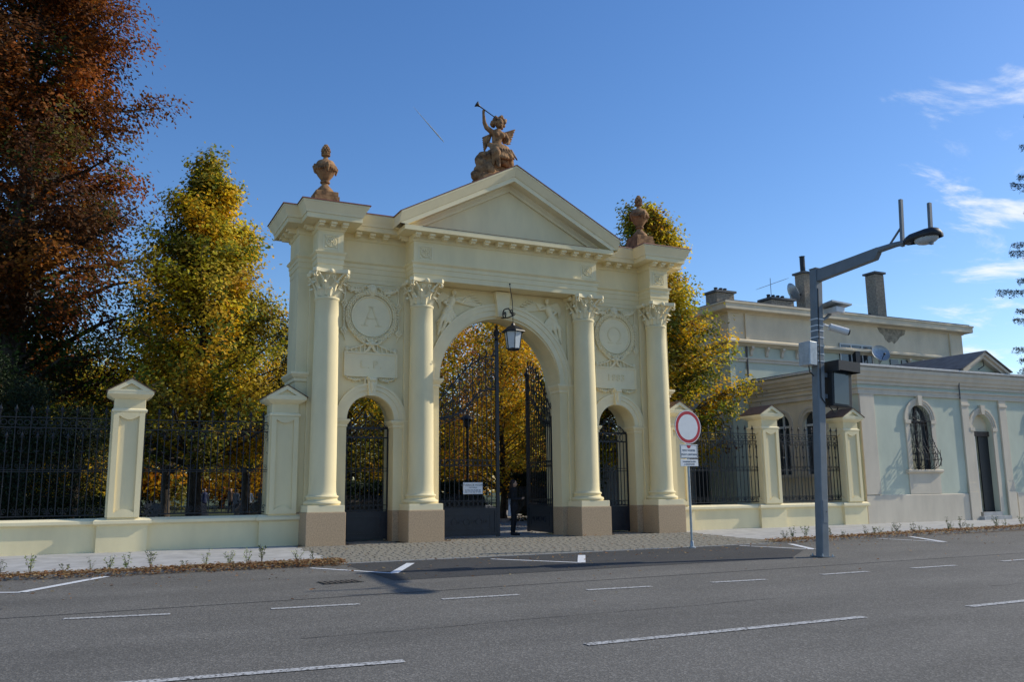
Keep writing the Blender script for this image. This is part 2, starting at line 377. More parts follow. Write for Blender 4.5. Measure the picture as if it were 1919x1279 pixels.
# ------------------------------------------------------------------ the gate
gate = empty('monumental_gate', (0,0,0), 0, 'cream plastered triple arched cemetery gate with columns and pediment', 'gate')
A_, B_ = 2.75, 5.56
def arch_wall(mb, x0, x1, zb, zt, y0, y1, ops, seg=18):
    # ops: (centre, half width, spring z, sill z)
    ops = sorted(ops); x = x0
    def quad(xa, xb, za, zz):
        for y, fl in ((y0, 0), (y1, 1)):
            q = [(xa,y,za),(xb,y,za),(xb,y,zz),(xa,y,zz)]; mb.add(q, [(0,1,2,3) if not fl else (3,2,1,0)])
    for c, r, s, sill in ops:
        quad(x, c-r, zb, zt)
        if sill > zb: quad(c-r, c+r, zb, sill)
        arc = [(c-r*math.cos(math.pi*k/seg), s+r*math.sin(math.pi*k/seg)) for k in range(seg+1)]
        for (xa, za), (xb, zz) in zip(arc, arc[1:]):
            for y, fl in ((y0, 0), (y1, 1)):
                q = [(xa,y,za),(xb,y,zz),(xb,y,zt),(xa,y,zt)]; mb.add(q, [(0,1,2,3) if not fl else (3,2,1,0)])
            mb.add([(xa,y0,za),(xa,y1,za),(xb,y1,zz),(xb,y0,zz)], [(0,1,2,3)])
        mb.add([(c-r,y0,sill),(c-r,y1,sill),(c-r,y1,s),(c-r,y0,s)], [(0,1,2,3)])
        mb.add([(c+r,y0,sill),(c+r,y1,sill),(c+r,y1,s),(c+r,y0,s)], [(3,2,1,0)])
        if sill > zb: mb.add([(c-r,y0,sill),(c+r,y0,sill),(c+r,y1,sill),(c-r,y1,sill)], [(0,1,2,3)])
        x = c+r
    quad(x, x1, zb, zt)
    mb.add([(x0,y0,zb),(x0,y1,zb),(x0,y1,zt),(x0,y0,zt)], [(3,2,1,0)]); mb.add([(x1,y0,zb),(x1,y1,zb),(x1,y1,zt),(x1,y0,zt)], [(0,1,2,3)])
    return mb
SM = 4.14
mb = MB(); arch_wall(mb, -6.3, 6.3, 0, 7.518, .9, 1.47, [(-SM,.69,3.42,0),(0,2.05,4.62,0),(SM,.69,3.42,0)], 28)
mb.build('wall', M['cream'], gate, 30)
mb = MB(); arch_wall(mb, -6.29, 6.29, 0, 7.518, 1.474, 2.1, [(-SM,.8,3.45,0),(0,2.18,4.62,0),(SM,.8,3.45,0)], 28)
mb.build('wall', M['cream'], gate, 30)
def archivolt(mb, c, s, r0, r1, y0, y1, seg=32, steps=((0,0),(.45,.03),(.8,.055))):
    # stepped ring
    for (fa, pr_), nxt in zip(steps, list(steps[1:])+[(1,0)]):
        ra = r0+(r1-r0)*fa; rb = r0+(r1-r0)*nxt[0]; yf = y0-pr_
        for k in range(seg):
            a0, a1 = math.pi*k/seg, math.pi*(k+1)/seg
            p = lambda r, a, y: (c-r*math.cos(a), y, s+r*math.sin(a))
            mb.add([p(ra,a0,yf),p(ra,a1,yf),p(rb,a1,yf),p(rb,a0,yf),p(ra,a0,y1),p(ra,a1,y1),p(rb,a1,y1),p(rb,a0,y1)],
                   [(0,1,2,3),(0,4,5,1),(3,2,6,7)])
    return mb
mb = MB(); archivolt(mb, 0, 4.70, 2.052, 2.43, .85, .905); mb.build('archivolt', M['creamlite'], gate, 30)
for s in (-1, 1):
    mb = MB(); archivolt(mb, s*SM, 3.43, .692, 1.03, .85, .905); mb.build('archivolt', M['creamlite'], gate, 30)
imp = [(0,0),(.03,.02),(.03,.10),(.06,.13),(.10,.20),(.11,.21),(.11,.27),(0,.27)]
def impost(xa, xb, z0, ya=.9, yb=1.46, sc=1):
    mb = MB(); mb.sweep([(xa,yb),(xa,ya),(xb,ya),(xb,yb)], [(o*sc, z0+h*sc) for o, h in imp]); mb.build('impost', M['creamlite'], gate, bevel=.006)
impost(-2.42,-2.052,4.43); impost(2.052,2.42,4.43)
for s in (-1, 1):
    a, b = sorted((s*SM-.692, s*SM-1.02)); impost(a, b, 3.20, sc=.82); a, b = sorted((s*SM+.692, s*SM+1.02)); impost(a, b, 3.20, sc=.82)
for s in (-1, 1):                           # string course wrapping the ends of the gate
    mb = MB(); p = [(-6.3,2.1),(-6.3,.9),(-5.96,.9)] if s < 0 else [(5.96,.9),(6.3,.9),(6.3,2.1)]
    mb.sweep(p, [(o*1.3, 4.42+h) for o, h in imp]); mb.build('string_course', M['creamlite'], gate, bevel=.006)
# granite dado behind the pedestals
for a, b in ((-6.32,-SM-.695),(-SM+.695,-2.055),(2.055,SM-.695),(SM+.695,6.32)):
    MB().box(a-.012,b+.012,.875,1.48,0,.87).build('dado', M['granite'], gate, bevel=.01)
# pilasters behind the columns
for c in (-B_,-A_,A_,B_):
    MB().box(c-.43,c+.43,.81,.898,.872,7.5).build('pilaster', M['cream'], gate, bevel=.01)
# pedestals and columns
ped = MB().box(-.53,.53,0,.874,.0,.868).mesh('pedestal', M['granite'])
sub = MB().box(-.50,.50,.03,.874,.87,1.05).mesh('plinth', M['creamlite'])
prof = [(.47,1.052),(.49,1.07),(.505,1.11),(.49,1.15),(.45,1.165),(.435,1.17),(.405,1.20),(.41,1.235),(.43,1.25),(.44,1.275),(.43,1.30),(.395,1.315),(.385,1.33),(.372,1.40),(.365,1.6)]
prof += [(.365-.042*((z-1.6)/5.06)**1.6, z) for z in (2.4,3.2,4,4.8,5.6,6.2,6.66)]
prof += [(.335,6.68),(.352,6.70),(.355,6.725),(.345,6.75),(.315,6.76)]
shaft = MB().lathe(prof, (0,.51,0), 40).mesh('column', M['cream'], 35)
def capital_mesh():
    mb = MB(); mb.lathe([(.30,6.74),(.27,6.85),(.27,7.1),(.30,7.25),(.38,7.39),(.40,7.415)], (0,0,0), 24)
    def leaf(ang, z0, h, w_, out, r0):
        rows = 7; vs = []
        for i in range(rows):
            t = i/(rows-1); r = r0+.02+out*(t**2.2); z = z0+h*(t if t < .8 else .8+.2*(t-.8)-.9*(t-.8)**2*2)
            if i == rows-1: r += .03; z -= .05
            ww = w_*(.75+.35*math.sin(math.pi*min(t*1.05,1)))*(1-.55*t**3)*(1 if i % 2 == 0 else .78)
            for j, q in enumerate((-1,-.45,0,.45,1)):
                rr_ = r+(.028 if q == 0 else (-.012 if abs(q) < .5 else -.03))
                a = ang+q*ww/rr_/2; vs.append((rr_*math.cos(a), rr_*math.sin(a), z-(.02*abs(q) if i > 3 else 0)))
        fs = [(i*5+j, i*5+j+1, (i+1)*5+j+1, (i+1)*5+j) for i in range(rows-1) for j in range(4)]
        mb.add(vs, fs)
    for k in range(8): leaf(k*math.pi/4, 6.765, .31, .24, .15, .30)
    for k in range(8): leaf((k+.5)*math.pi/4, 6.80, .50, .24, .20, .29)
    for k in range(4):                      # corner volutes and stems
        a = math.pi/4+k*math.pi/2; d = Vector((math.cos(a), math.sin(a), 0)); t = Vector((-d.y, d.x, 0))
        for sg in (-1, 1):
            pts = [d*.33+t*sg*.12+Vector((0,0,7.08)), d*.42+t*sg*.10+Vector((0,0,7.25)), d*.55+t*sg*.05+Vector((0,0,7.40))]
            c = d*.60+t*sg*.035+Vector((0,0,7.325))
            for q in range(9):
                an = math.pi/2-q*.62; r = .082*(1-q/10)
                pts.append(c+d*math.cos(an)*r+Vector((0,0,math.sin(an)*r)))
            mb.tube(pts, [.026,.03,.03]+[.028-.0015*q for q in range(9)], 6)
        a = k*math.pi/2; d = Vector((math.cos(a), math.sin(a), 0)); t = Vector((-d.y, d.x, 0))
        mb.ell(d*.46+Vector((0,0,7.45)), (.075,.075,.075), 8, 6)
        for sg in (-1, 1):
            c = d*.39+t*sg*.10+Vector((0,0,7.30)); pts = [d*.34+t*sg*.2+Vector((0,0,7.12))]
            for q in range(7):
                an = math.pi-q*.7; r = .055*(1-q/9); pts.append(c-t*sg*math.cos(an)*r*-1+Vector((0,0,math.sin(an)*r)))
            mb.tube(pts, .018, 5)
    poly = []                               # abacus with hollowed sides and cut corners
    for k in range(4):
        a = math.pi/4+k*math.pi/2; d = Vector((math.cos(a), math.sin(a))); t = Vector((-d.y, d.x))
        poly += [d*.68-t*.06, d*.68+t*.06]
        n_ = Vector((math.cos(a+math.pi/4), math.sin(a+math.pi/4))); tt = Vector((-n_.y, n_.x))
        for q in (-.5, 0, .5): poly.append(n_*(.40+.06*(q/.5)**2*.6)+tt*q*.5)
    mb.flat([(p.x,p.y) for p in poly], 7.415, 7.518)
    return mb.mesh('capital', M['creamlite'], 40)
capm = capital_mesh()
for c in (-B_,-A_,A_,B_):
    p_ = inst('pedestal', ped, gate, (c,0,0)); q = p_.modifiers.new('b','BEVEL'); q.width = .012; q.segments = 2
    q = inst('plinth', sub, gate, (c,0,0)).modifiers.new('b','BEVEL'); q.width = .01; q.segments = 2
    col_ = inst('column', shaft, gate, (c,0,0)); inst('capital', capm, col_, (0,.51,0))
# entablature
EP = [(-6.3,2.1),(-6.3,.9),(-5.92,.9),(-5.92,.22),(-5.2,.22),(-5.2,.9),(-3.11,.9),(-3.11,.22),(3.11,.22),(3.11,.9),(5.2,.9),(5.2,.22),(5.92,.22),(5.92,.9),(6.3,.9),(6.3,2.1)]
mb = MB()
mb.sweep(EP, [(-.2,7.522),(0,7.522),(0,7.68),(.018,7.685),(.018,7.84),(.036,7.845),(.036,7.95),(.06,7.965),(.09,8.01),(.09,8.035),(0,8.045),(0,8.64),(.03,8.655),(.055,8.70),(.055,8.72),(.06,8.74),(.06,8.85),(.41,8.85),(.42,8.855),(.42,8.995),(-.25,8.995)], True)
mb.build('entablature', M['cream'], gate, 25)
core = MB(); core.box(-6.2,6.2,1.0,2.0,7.53,9.3); core.box(-3.0,3.0,.3,1.1,7.524,8.99)
for s in (-1, 1): core.box(s*5.56-.28,s*5.56+.28,.3,1.1,7.524,9.3)
core.build('entablature_core', M['cream'], gate)
modm = MB(); modm.box(-.085,.085,-.27,0,.05,.125); modm.box(-.07,.07,-.20,0,-.0,.05); modm = modm.mesh('modillion', M['creamlite'])
def modrow(p0, p1, n_):
    p0, p1 = Vector(p0), Vector(p1); d = (p1-p0).normalized(); rz = math.atan2(d.y, d.x)
    for k in range(n_):
        t = (k+.5)/n_; q = p0.lerp(p1, t)
        nrm = Vector((d.y,-d.x))*.06
        inst('modillion', modm, gate, (q.x+nrm.x,q.y+nrm.y,8.722), (0,0,rz))
modrow((-3.3,.22),(3.3,.22),15)
for s in (-1, 1):
    modrow((s*5.56-.5,.22),(s*5.56+.5,.22),3)
    a, b = sorted((s*3.62, s*4.86)); modrow((a,.9),(b,.9),3)
modrow((-6.3,2.3),(-6.3,.95),3); modrow((6.3,.95),(6.3,2.3),3); modrow((-5.92,.85),(-5.92,.3),1); modrow((5.92,.3),(5.92,.85),1); modrow((-3.11,.85),(-3.11,.3),1)
sima = [(-.1,8.998),(.44,8.998),(.445,9.03),(.455,9.06),(.49,9.12),(.54,9.21),(.565,9.26),(.58,9.265),(.58,9.325),(-.1,9.33)]
cop = [(-.3,9.40),(.0,9.372),(.595,9.332),(.605,9.315),(.612,9.318),(.602,9.345),(0,9.385),(-.3,9.412)]
for s in (-1, 1):
    p = [(0,2.1),(-6.3,2.1),(-6.3,.9),(-5.92,.9),(-5.92,.22),(-5.2,.22),(-5.2,.9),(-3.4,.9)]
    if s > 0: p = [(-x, y) for x, y in p][::-1]
    MB().sweep(p, sima).build('cornice', M['creamlite'], gate, 25)
    MB().sweep(p, cop).build('copper_edging', M['copper'], gate, 25)
    core = MB(); core.box(s*5.56-.4,s*5.56+.4,.3,1.6,9.3,9.405); xa, xb = sorted((s*6.15, s*3.3)); core.box(xa,xb,.95,2.2,9.31,9.40); core.build('roof_sheet', M['copper'], gate)
    MB().box(s*5.545-.36,s*5.545+.36,.85,1.55,9.38,9.9).build('roof_block', M['terra'], gate)
# pediment
ms = (11.27-9.33)/3.69
def ztop(x): return 9.33+ms*(3.69-abs(x))
rp = [(.58,0),(.58,-.06),(.565,-.065),(.54,-.115),(.49,-.21),(.455,-.27),(.44,-.30),(.415,-.305),(.415,-.45),(.10,-.455),(.10,-.49),(.06,-.54),(.03,-.58),(.03,-.66),(-.06,-.665)]
mb = MB(); m_ = len(rp); vs = []
for kx in (-1, 0, 1):
    for o, dz in rp:
        x = 0 if kx == 0 else kx*(3.69-max(0, (-dz-.325)/ms))
        vs.append((x, .22-o, ztop(x)+dz))
fs = []
for i in range(2): fs += [(i*m_+k+1, (i+1)*m_+k+1, (i+1)*m_+k, i*m_+k) for k in range(m_-1)]
mb.add(vs, [f[::-1] for f in fs])
for kx, i in ((-1,0),(1,2)):                # side faces of the raking cornice
    e = kx*3.69; z = 9.33
    mb.add([(e,-.36,z),(e,-.36,z-.06),(e,-.22,z-.30),(e,-.19,z-.332),(e,.9,z-.332),(e,.9,z)], [(0,1,2,3,4,5)])
mb.build('raking_cornice', M['creamlite'], gate, 25)
MB().prism([(-3.66,9.0),(3.66,9.0),(3.66,9.31),(0,11.23),(-3.66,9.31)], .26, 2.5).build('pediment', M['cream'], gate)
for s in (-1, 1):
    mb = MB(); x = s*3.73; z = ztop(3.69)-.02
    q = [(x,z),(0,11.275)] if s < 0 else [(0,11.275),(x,z)]
    mb.prism([q[0],q[1],(q[1][0],q[1][1]+.022),(q[0][0],q[0][1]+.022)], -.385, 2.72); mb.build('pediment_roof', M['copper'], gate)
MB().sweep([(-2.98,.22),(2.98,.22)], [(-.1,8.998),(.425,8.998),(.432,9.008),(.2,9.03),(-.1,9.035)]).build('copper_edging', M['copper'], gate)
# rosettes on the frieze blocks
def rosette_mesh(r):
    mb = MB(); mb.lathe([(r,-.002),(r,.02),(r*.92,.035),(r*.85,.02),(r*.8,.015),(0,.015)], (0,0,0), 24, 'z')
    for k in range(8):
        a = k*math.pi/4; mb.ell((math.cos(a)*r*.5, math.sin(a)*r*.5, .02), (r*.25, r*.12, .03), 8, 5, Matrix.Rotation(a,3,'Z'))
    mb.ell((0,0,.03), r*.2, 8, 5); mb.xf(Matrix.Rotation(math.pi/2,4,'X'))
    return mb.mesh('rosette', M['creamlite'], 35)
ros = rosette_mesh(.15)
sqm = MB(); sqm.box(-.23,.23,-.012,0,-.23,-.19); sqm.box(-.23,.23,-.012,0,.19,.23); sqm.box(-.23,-.19,-.012,0,-.19,.19); sqm.box(.19,.23,-.012,0,-.19,.19)
for sx in (-.15,.15):
    for sz in (-.15,.15): sqm.ell((sx,-.005,sz),(.04,.03,.04),6,4)
sqm = sqm.mesh('rosette_frame', M['creamlite'])
for c in (-B_,-A_,A_,B_): inst('rosette', ros, gate, (c,.219,8.33)); inst('rosette_frame', sqm, gate, (c,.219,8.33))
# ---- relief decoration of the side bays
ring = MB(); ring.lathe([(.57,-.005),(.57,.035),(.59,.05),(.61,.045),(.61,-.005)], (0,0,0), 48, 'z', False)
ring.lathe([(.57,.012),(0,.012)], (0,0,0), 48, 'z', False); ring.xf(Matrix.Rotation(math.pi/2,4,'X'))
ring = ring.mesh('medallion', M['creamlite'], 35)
wr = MB()
rr = random.Random(5)
wr.lathe([(.63,0),(.66,.05),(.71,.065),(.76,.05),(.79,0)], (0,0,0), 48, 'z', False)
for k in range(52):
    a = k*2*math.pi/52
    for q, ro in ((-1,.66),(0,.71),(1,.77)):
        sgn = 1 if math.cos(a) > 0 else -1
        b = a+rr.uniform(-.03,.03); wr.ell((ro*math.cos(b), ro*math.sin(b), .055), (.055,.022,.035), 6, 4, Matrix.Rotation(a+math.pi/2+q*.5*sgn,3,'Z'))
wr.tube([(-.42,-.66,.03),(-.2,-.80,.05),(0,-.84,.07),(.2,-.80,.05),(.42,-.66,.03)], [.03,.04,.05,.04,.03], 6)
for s in (-1, 1):
    wr.tube([(0,-.82,.06),(s*.16,-.70,.08),(s*.2,-.82,.08),(0,-.84,.06)], .035, 6); wr.tube([(0,-.84,.05),(s*.1,-1.0,.05),(s*.22,-1.08,.04)], [.05,.045,.02], 6)
wr.ell((0,-.82,.07), .08, 8, 6)
wr.xf(Matrix.Rotation(math.pi/2,4,'X')); wrm = wr.mesh('wreath', M['creamlite'], 40)
def garland(mb, p0, p1, sag, r, n_=15, seed=1):
    g_ = random.Random(seed); pts = []
    for k in range(n_+1):
        t = k/n_; x = p0[0]+(p1[0]-p0[0])*t; z = p0[1]+(p1[1]-p0[1])*t-sag*4*t*(1-t); rr_ = r*(.45+.55*math.sin(math.pi*t)); pts.append((x,-.03,z,rr_))
    mb.tube([p[:3] for p in pts], [p[3]*.7 for p in pts], 6)
    for x, y, z, rr_ in pts:
        for q in range(5): mb.ell((x+g_.uniform(-.06,.06), -.035-g_.random()*.03, z+g_.uniform(-1,1)*rr_), (rr_*.42, .035, rr_*.42), 6, 4)
fe = MB(); garland(fe, (-.86,.30), (-.22,.20), .17, .085, seed=2); garland(fe, (.22,.20), (.86,.30), .17, .085, seed=3)
fe.ell((0,-.03,.12), (.15,.06,.19), 10, 7); fe.ell((0,-.06,.12), (.09,.06,.12), 8, 6)
for s in (-1, 1):
    fe.tube([(s*.1,-.03,-.02),(s*.24,-.03,.02),(s*.3,-.03,.16),(s*.2,-.04,.24),(s*.1,-.03,.2)], .03, 6)
    pts = [(s*.82,-.02,.2),(s*.80,-.025,0),(s*.83,-.025,-.3),(s*.80,-.025,-.7),(s*.83,-.025,-1.15)]; fe.tube(pts, [.03,.025,.02,.022,.03], 6)
    for zz in (-.32,-1.12):
        for k in range(6): a = k*math.pi/3; fe.ell((s*.82+.07*math.cos(a),-.035,zz+.07*math.sin(a)), (.045,.03,.045), 6, 4)
        fe.ell((s*.82,-.05,zz), .035, 6, 4)
    for k in range(5): fe.ell((s*.82,-.03,-.45-.09*k), (.045,.03,.05), 6, 4)
    fe.tube([(s*.82,-.02,-1.2),(s*.76,-.02,-1.4)], [.03,.01], 5)
fem = fe.mesh('festoon', M['creamlite'], 40)
tb = MB(); tb.box(-.76,.76,-.03,0,-.31,.31)
for bx in ((-.79,.79,.31,.36),(-.79,.79,-.36,-.31),(-.79,-.74,-.31,.31),(.74,.79,-.31,.31)): tb.box(bx[0],bx[1],-.055,0,bx[2],bx[3])
tbm = tb.mesh('tablet', M['creamlite'])
tp = MB(); tg = MB()
for s in (-1, 1):
    tp.tube([(s*.72,-.03,.40),(s*.4,-.035,.50),(s*.08,-.04,.64)], [.022,.025,.03], 6)
    for k in range(5): tp.tube([(s*(.72-.13*k),-.03,.37),(s*(.70-.13*k),-.03,.47+.03*k)], .022, 5)
    tp.ell((s*.72,-.03,.43), (.06,.03,.08), 6, 5)
tp.ell((0,-.03,.60), (.12,.04,.10), 8, 5); tp.ell((0,-.04,.70), (.06,.04,.09), 8, 5)
garland(tg, (.15,-.36), (.78,-.34), .10, .05, 10, 9); tg.tube([(.02,-.03,-.38),(.17,-.04,-.42),(.16,-.03,-.55),(.2,-.03,-.66)], [.05,.05,.04,.02], 6)
tpm = tp.mesh('tablet_crest', M['creamlite'], 40); tgm = tg.mesh('garland', M['creamlite'], 40)
ky = MB(); ky.prism([(-.09,4.10),(.09,4.10),(.14,4.66),(-.14,4.66)], .74, .9); ky.tube([(-.1,.74,4.56),(.1,.74,4.56)], .06, 8); ky.tube([(0,.75,4.2),(0,.72,4.4),(0,.74,4.5)], [.04,.06,.03], 6)
kym = ky.mesh('keystone', M['creamlite'], 35)
def bars(pts_list, wd, y0, y1):
    mb = MB()
    for a, b in pts_list:
        d = (Vector(b)-Vector(a)); d.normalize(); n_ = Vector((-d.y, d.x))*wd/2
        mb.prism([(a[0]+n_.x,a[1]+n_.y),(a[0]-n_.x,a[1]-n_.y),(b[0]-n_.x,b[1]-n_.y),(b[0]+n_.x,b[1]+n_.y)][::1], y0, y1)
    return mb
alpha = bars([((-.20,-.26),(-.02,.28)),((.02,.28),(.22,-.26)),((-.13,-.06),(.14,-.055)),((-.30,-.27),(-.10,-.268)),((.12,-.27),(.32,-.268)),((-.09,.285),(.05,.287))], .045, -.012, .0).mesh('letter', M['cream'])
om = [(-.28,-.25),(-.07,-.248)]; arc = [(.24*math.sin(t)*1.02, .03+.25*-math.cos(t)) for t in np.linspace(.55, 2*math.pi-.55, 18)]
omega = bars([((-.26,-.25),(-.06,-.247)),((.06,-.25),(.26,-.247))]+list(zip(arc, arc[1:])), .045, -.012, 0).mesh('letter', M['cream'])
for s, let, body in ((-1, alpha, 'L. P.'), (1, omega, '1883')):
    x = s*4.16
    md = inst('medallion', ring, gate, (x,.898,6.42)); inst('letter', let, md, (0,-.013,0)); inst('wreath', wrm, gate, (x,.898,6.42))
    inst('festoon', fem, gate, (x,.898,7.08)); tbo = inst('tablet', tbm, gate, (x,.898,5.0)); inst('tablet_crest', tpm, tbo); inst('garland', tgm, tbo); inst('garland', tgm, tbo, scale=(-1,1,1))
    for ch_, dx in zip(body.replace(' ',''), ((-.24,-.06,.14,.30) if '.' in body else (-.27,-.09,.09,.27))): inst('letter', text_mesh(ch_, .32, M['cream'], .015), tbo, (dx,-.035,0), TXR)
    inst('keystone', kym, gate, (s*SM,0,0))
    MB().box(x-.72,x+.72,.872,.9,7.395,7.43).build('panel_moulding', M['creamlite'], gate)
MB().prism([(-.17,6.70),(.17,6.70),(.26,7.50),(-.26,7.50)], .70, .9).build('keystone', M['creamlite'], gate, bevel=.012)
# winged figures in the spandrels, grown into one skin each
def spandrel_angel():
    mb = MB(); y = -.05
    P = lambda x, z, yy=0: (x, y+yy, z)
    mb.ell(P(-1.60,7.36,-.03), (.075,.08,.095)); mb.limb(P(-1.62,7.27),P(-1.64,7.18),.04,.05)
    mb.limb(P(-1.66,7.12),P(-1.76,6.86),.125,.10); mb.limb(P(-1.78,6.84),P(-1.88,6.72),.12,.12)
    mb.limb(P(-1.86,6.72),P(-2.02,6.48,-.05),.10,.075); mb.limb(P(-2.02,6.48,-.05),P(-2.09,6.12),.07,.045); mb.limb(P(-2.09,6.12),P(-2.11,6.02),.045,.03)
    mb.limb(P(-1.80,6.70),P(-1.86,6.45,-.04),.09,.07); mb.limb(P(-1.86,6.45,-.04),P(-1.98,6.14),.065,.04); mb.limb(P(-1.98,6.14),P(-2.0,6.05),.04,.03)
    mb.limb(P(-1.55,7.14),P(-1.36,7.06,-.04),.055,.045); mb.limb(P(-1.36,7.06,-.04),P(-1.24,7.2,-.05),.042,.035)
    mb.limb(P(-1.76,7.14),P(-1.93,7.02,-.04),.055,.045); mb.limb(P(-1.93,7.02,-.04),P(-1.80,6.92,-.08),.042,.035)
    for k in range(7):                      # wing feathers
        t = k/6; mb.limb(P(-1.52,7.20-.02*k,.03), P(-.95+.09*k,7.36-.075*k,.03-.02*(k%2)), .034, .020, 8)
    for k in range(6):
        t = k/5; mb.limb(P(-1.76,7.22-.01*k,.03), P(-1.98-.05*t,7.34-.06*k,.02), .04, .03, 8); mb.limb(P(-1.98-.05*t,7.34-.06*k,.02), P(-2.16+.02*k,7.12-.055*k,.02), .03, .02, 8)
    for k in range(6):                      # blown drapery
        mb.limb(P(-1.70-.03*k,6.82-.03*k,-.03), P(-1.50-.05*k+.02*(k%2),6.60-.05*k), .05, .028, 8)
    for k in range(4): mb.limb(P(-1.95-.03*k,6.62-.05*k), P(-2.16+.02*k,6.42-.10*k), .045, .02, 8)
    return fused(mb, 'spandrel_angel', M['creamlite'], .014, 1)
sa = spandrel_angel()
inst('spandrel_figure', sa, gate, (0,.9,0)); inst('spandrel_figure', sa, gate, (0,.9,0), scale=(-1,1,1))

# ------------------------------------------------------------------ statue, urns, lantern
def angel():
    root = empty('angel_statue', (0,1.0,11.2), 0, 'terracotta angel blowing a long trumpet, seated on rock above the pediment', 'statue')
    def a(u, v, y=0): return (.12+(860+u/8-934)*.0191, y, 13.57+(217-190-v/8)*.0192-11.2)
    mb = MB()
    mb.limb(a(590,440),a(588,380,-.02),.075,.07)                                          # neck
    mb.limb(a(570,470,.02),a(560,600,.02),.20,.17); mb.limb(a(490,460,.02),a(660,465,.02),.115,.115)   # chest and shoulders
    for s in (535,625): mb.ell(a(s,500,-.13), (.10,.08,.10))
    mb.limb(a(480,450),a(385,410,-.05),.10,.085); mb.limb(a(385,410,-.05),a(345,345,-.08),.085,.07); mb.limb(a(345,345,-.08),a(318,225,-.16),.068,.048)
    mb.ell(a(316,200,-.18), (.055,.05,.075))
    for k in range(4): mb.limb(a(300+11*k,192,-.21),a(305+9*k,175-3*(k%2),-.16),.018,.014,6)
    mb.limb(a(310,205,-.15),a(330,180,-.20),.02,.015,6)
    mb.limb(a(690,460,.02),a(735,560,-.05),.095,.075); mb.limb(a(735,560,-.05),a(690,630,-.22),.07,.05); mb.ell(a(675,638,-.26), (.06,.06,.045))
    for k in range(4): mb.limb(a(662-2*k,632+8*k,-.29),a(640,640+9*k,-.30),.017,.013,6)
    mb.limb(a(560,620,.02),a(570,690,.05),.18,.24)                                        # waist, hips
    mb.limb(a(520,700,-.05),a(480,830,-.42),.17,.13); mb.limb(a(640,710,-.05),a(680,860,-.40),.17,.13)   # thighs
    mb.limb(a(480,830,-.42),a(510,1000,-.38),.115,.075); mb.limb(a(680,860,-.40),a(720,960,-.2),.12,.09)   # shanks
    mb.limb(a(510,1000,-.38),a(490,1045,-.52),.065,.045)
    body = fused(mb, 'body', M['terra'], .022, 3); inst('body', body, root)
    h = MB(); h.ell(a(590,310,-.05), (.15,.165,.20)); h.ell(a(588,345,-.10), (.10,.10,.10)); h.limb(a(592,310,-.21),a(590,328,-.225),.02,.028,8)
    h.ell(a(592,350,-.185), (.045,.03,.022), 8, 5); h.ell(a(570,300,-.185), (.035,.02,.018), 8, 5); h.ell(a(612,300,-.185), (.035,.02,.018), 8, 5)
    inst('head', fused(h, 'head', M['terra'], .014, 1), root)
    hr = MB(); g_ = random.Random(4)
    for k in range(60):
        an = g_.uniform(-.7,math.pi+.7); rr_ = g_.uniform(.14,.23); hr.ell((a(590,310)[0]+rr_*math.cos(an)*1.05, g_.uniform(-.12,.15), a(590,295)[2]+rr_*math.sin(an)*1.05), g_.uniform(.045,.075), 7, 5)
    inst('hair', fused(hr, 'hair', M['terra'], .018, 1), root)
    dr = MB()                                                                              # skirt drapery
    dr.limb(a(430,660,-.05),a(590,725,-.22),.09,.11); dr.limb(a(590,725,-.22),a(730,715,-.05),.11,.09)
    for k in range(9):
        t = k/8; dr.limb(a(450+240*t,690,-.12-.12*math.sin(math.pi*t)), a(440+290*t,850+40*math.sin(3*t),-.34-.14*math.sin(math.pi*t)), .09, .075)
        dr.limb(a(440+280*t,850,-.33-.10*math.sin(math.pi*t)), a(590+170*t if t > .35 else 445+60*t, 955+25*(k%2), -.26), .07, .045)
    for k in range(5): dr.limb(a(540+40*k,760,-.42), a(600+45*k,900,-.48), .045, .03, 8)
    dr.limb(a(590,930,-.3),a(760,960,-.15),.12,.10)
    inst('drapery', fused(dr, 'drapery', M['terra'], .024, 2), root)
    rk = MB(); g_ = random.Random(8)
    for (u, v, y, r) in ((420,830,.1,.26),(340,850,0,.2),(300,900,.05,.2),(330,980,0,.25),(290,1060,0,.22),(230,1120,.05,.17),(400,1050,-.1,.3),(480,950,.1,.33),(600,900,.2,.35),(760,910,.1,.22),(800,930,.1,.16),(520,1100,.0,.3),(650,1020,.1,.3),(300,1130,0,.22),(380,1160,-.05,.25),(210,1160,0,.15),(560,760,.25,.3)):
        rk.ell(a(u,v,y), (r,r*1.1,r*.8), 9, 7, Matrix.Rotation(g_.random()*3,3,(g_.random(),g_.random(),1)))
    rk.box(a(250,0)[0],a(800,0)[0],-.45,.5,-.55,.12)
    inst('rock', fused(rk, 'rock', M['terra'], .03, 1), root)
    for s, n_ in ((1,7),(-1,7)):
        wg = MB()
        for k in range(n_):
            t = k/(n_-1)
            if s > 0: p0 = a(672+4*k,430+20*k,.16); p1 = a(868-13*k,335+38*k,.10)
            else: p0 = a(500-6*k,460+18*k,.22); p1 = a(425+4*k,470+34*k,.50)
            wg.limb(p0,p1,.055,.03,8)
        inst('wing', fused(wg, 'wing', M['terra'], .02, 1), root)
    t0 = Vector(a(545,293,-.22)); t1 = Vector(a(205,118,-.22)); d = (t1-t0).normalized()
    tr = MB(); tr.tube([t0,t0.lerp(t1,.5),t0.lerp(t1,.86),t1-d*.06,t1+d*.02,t1+d*.03],[.016,.018,.024,.05,.115,.10],12); tr.build('trumpet', M['brass'], root, 40)
    return root
st_ = angel(); st_.scale = (.94,.94,.94); st_.location = (-.07,1.0,11.17)
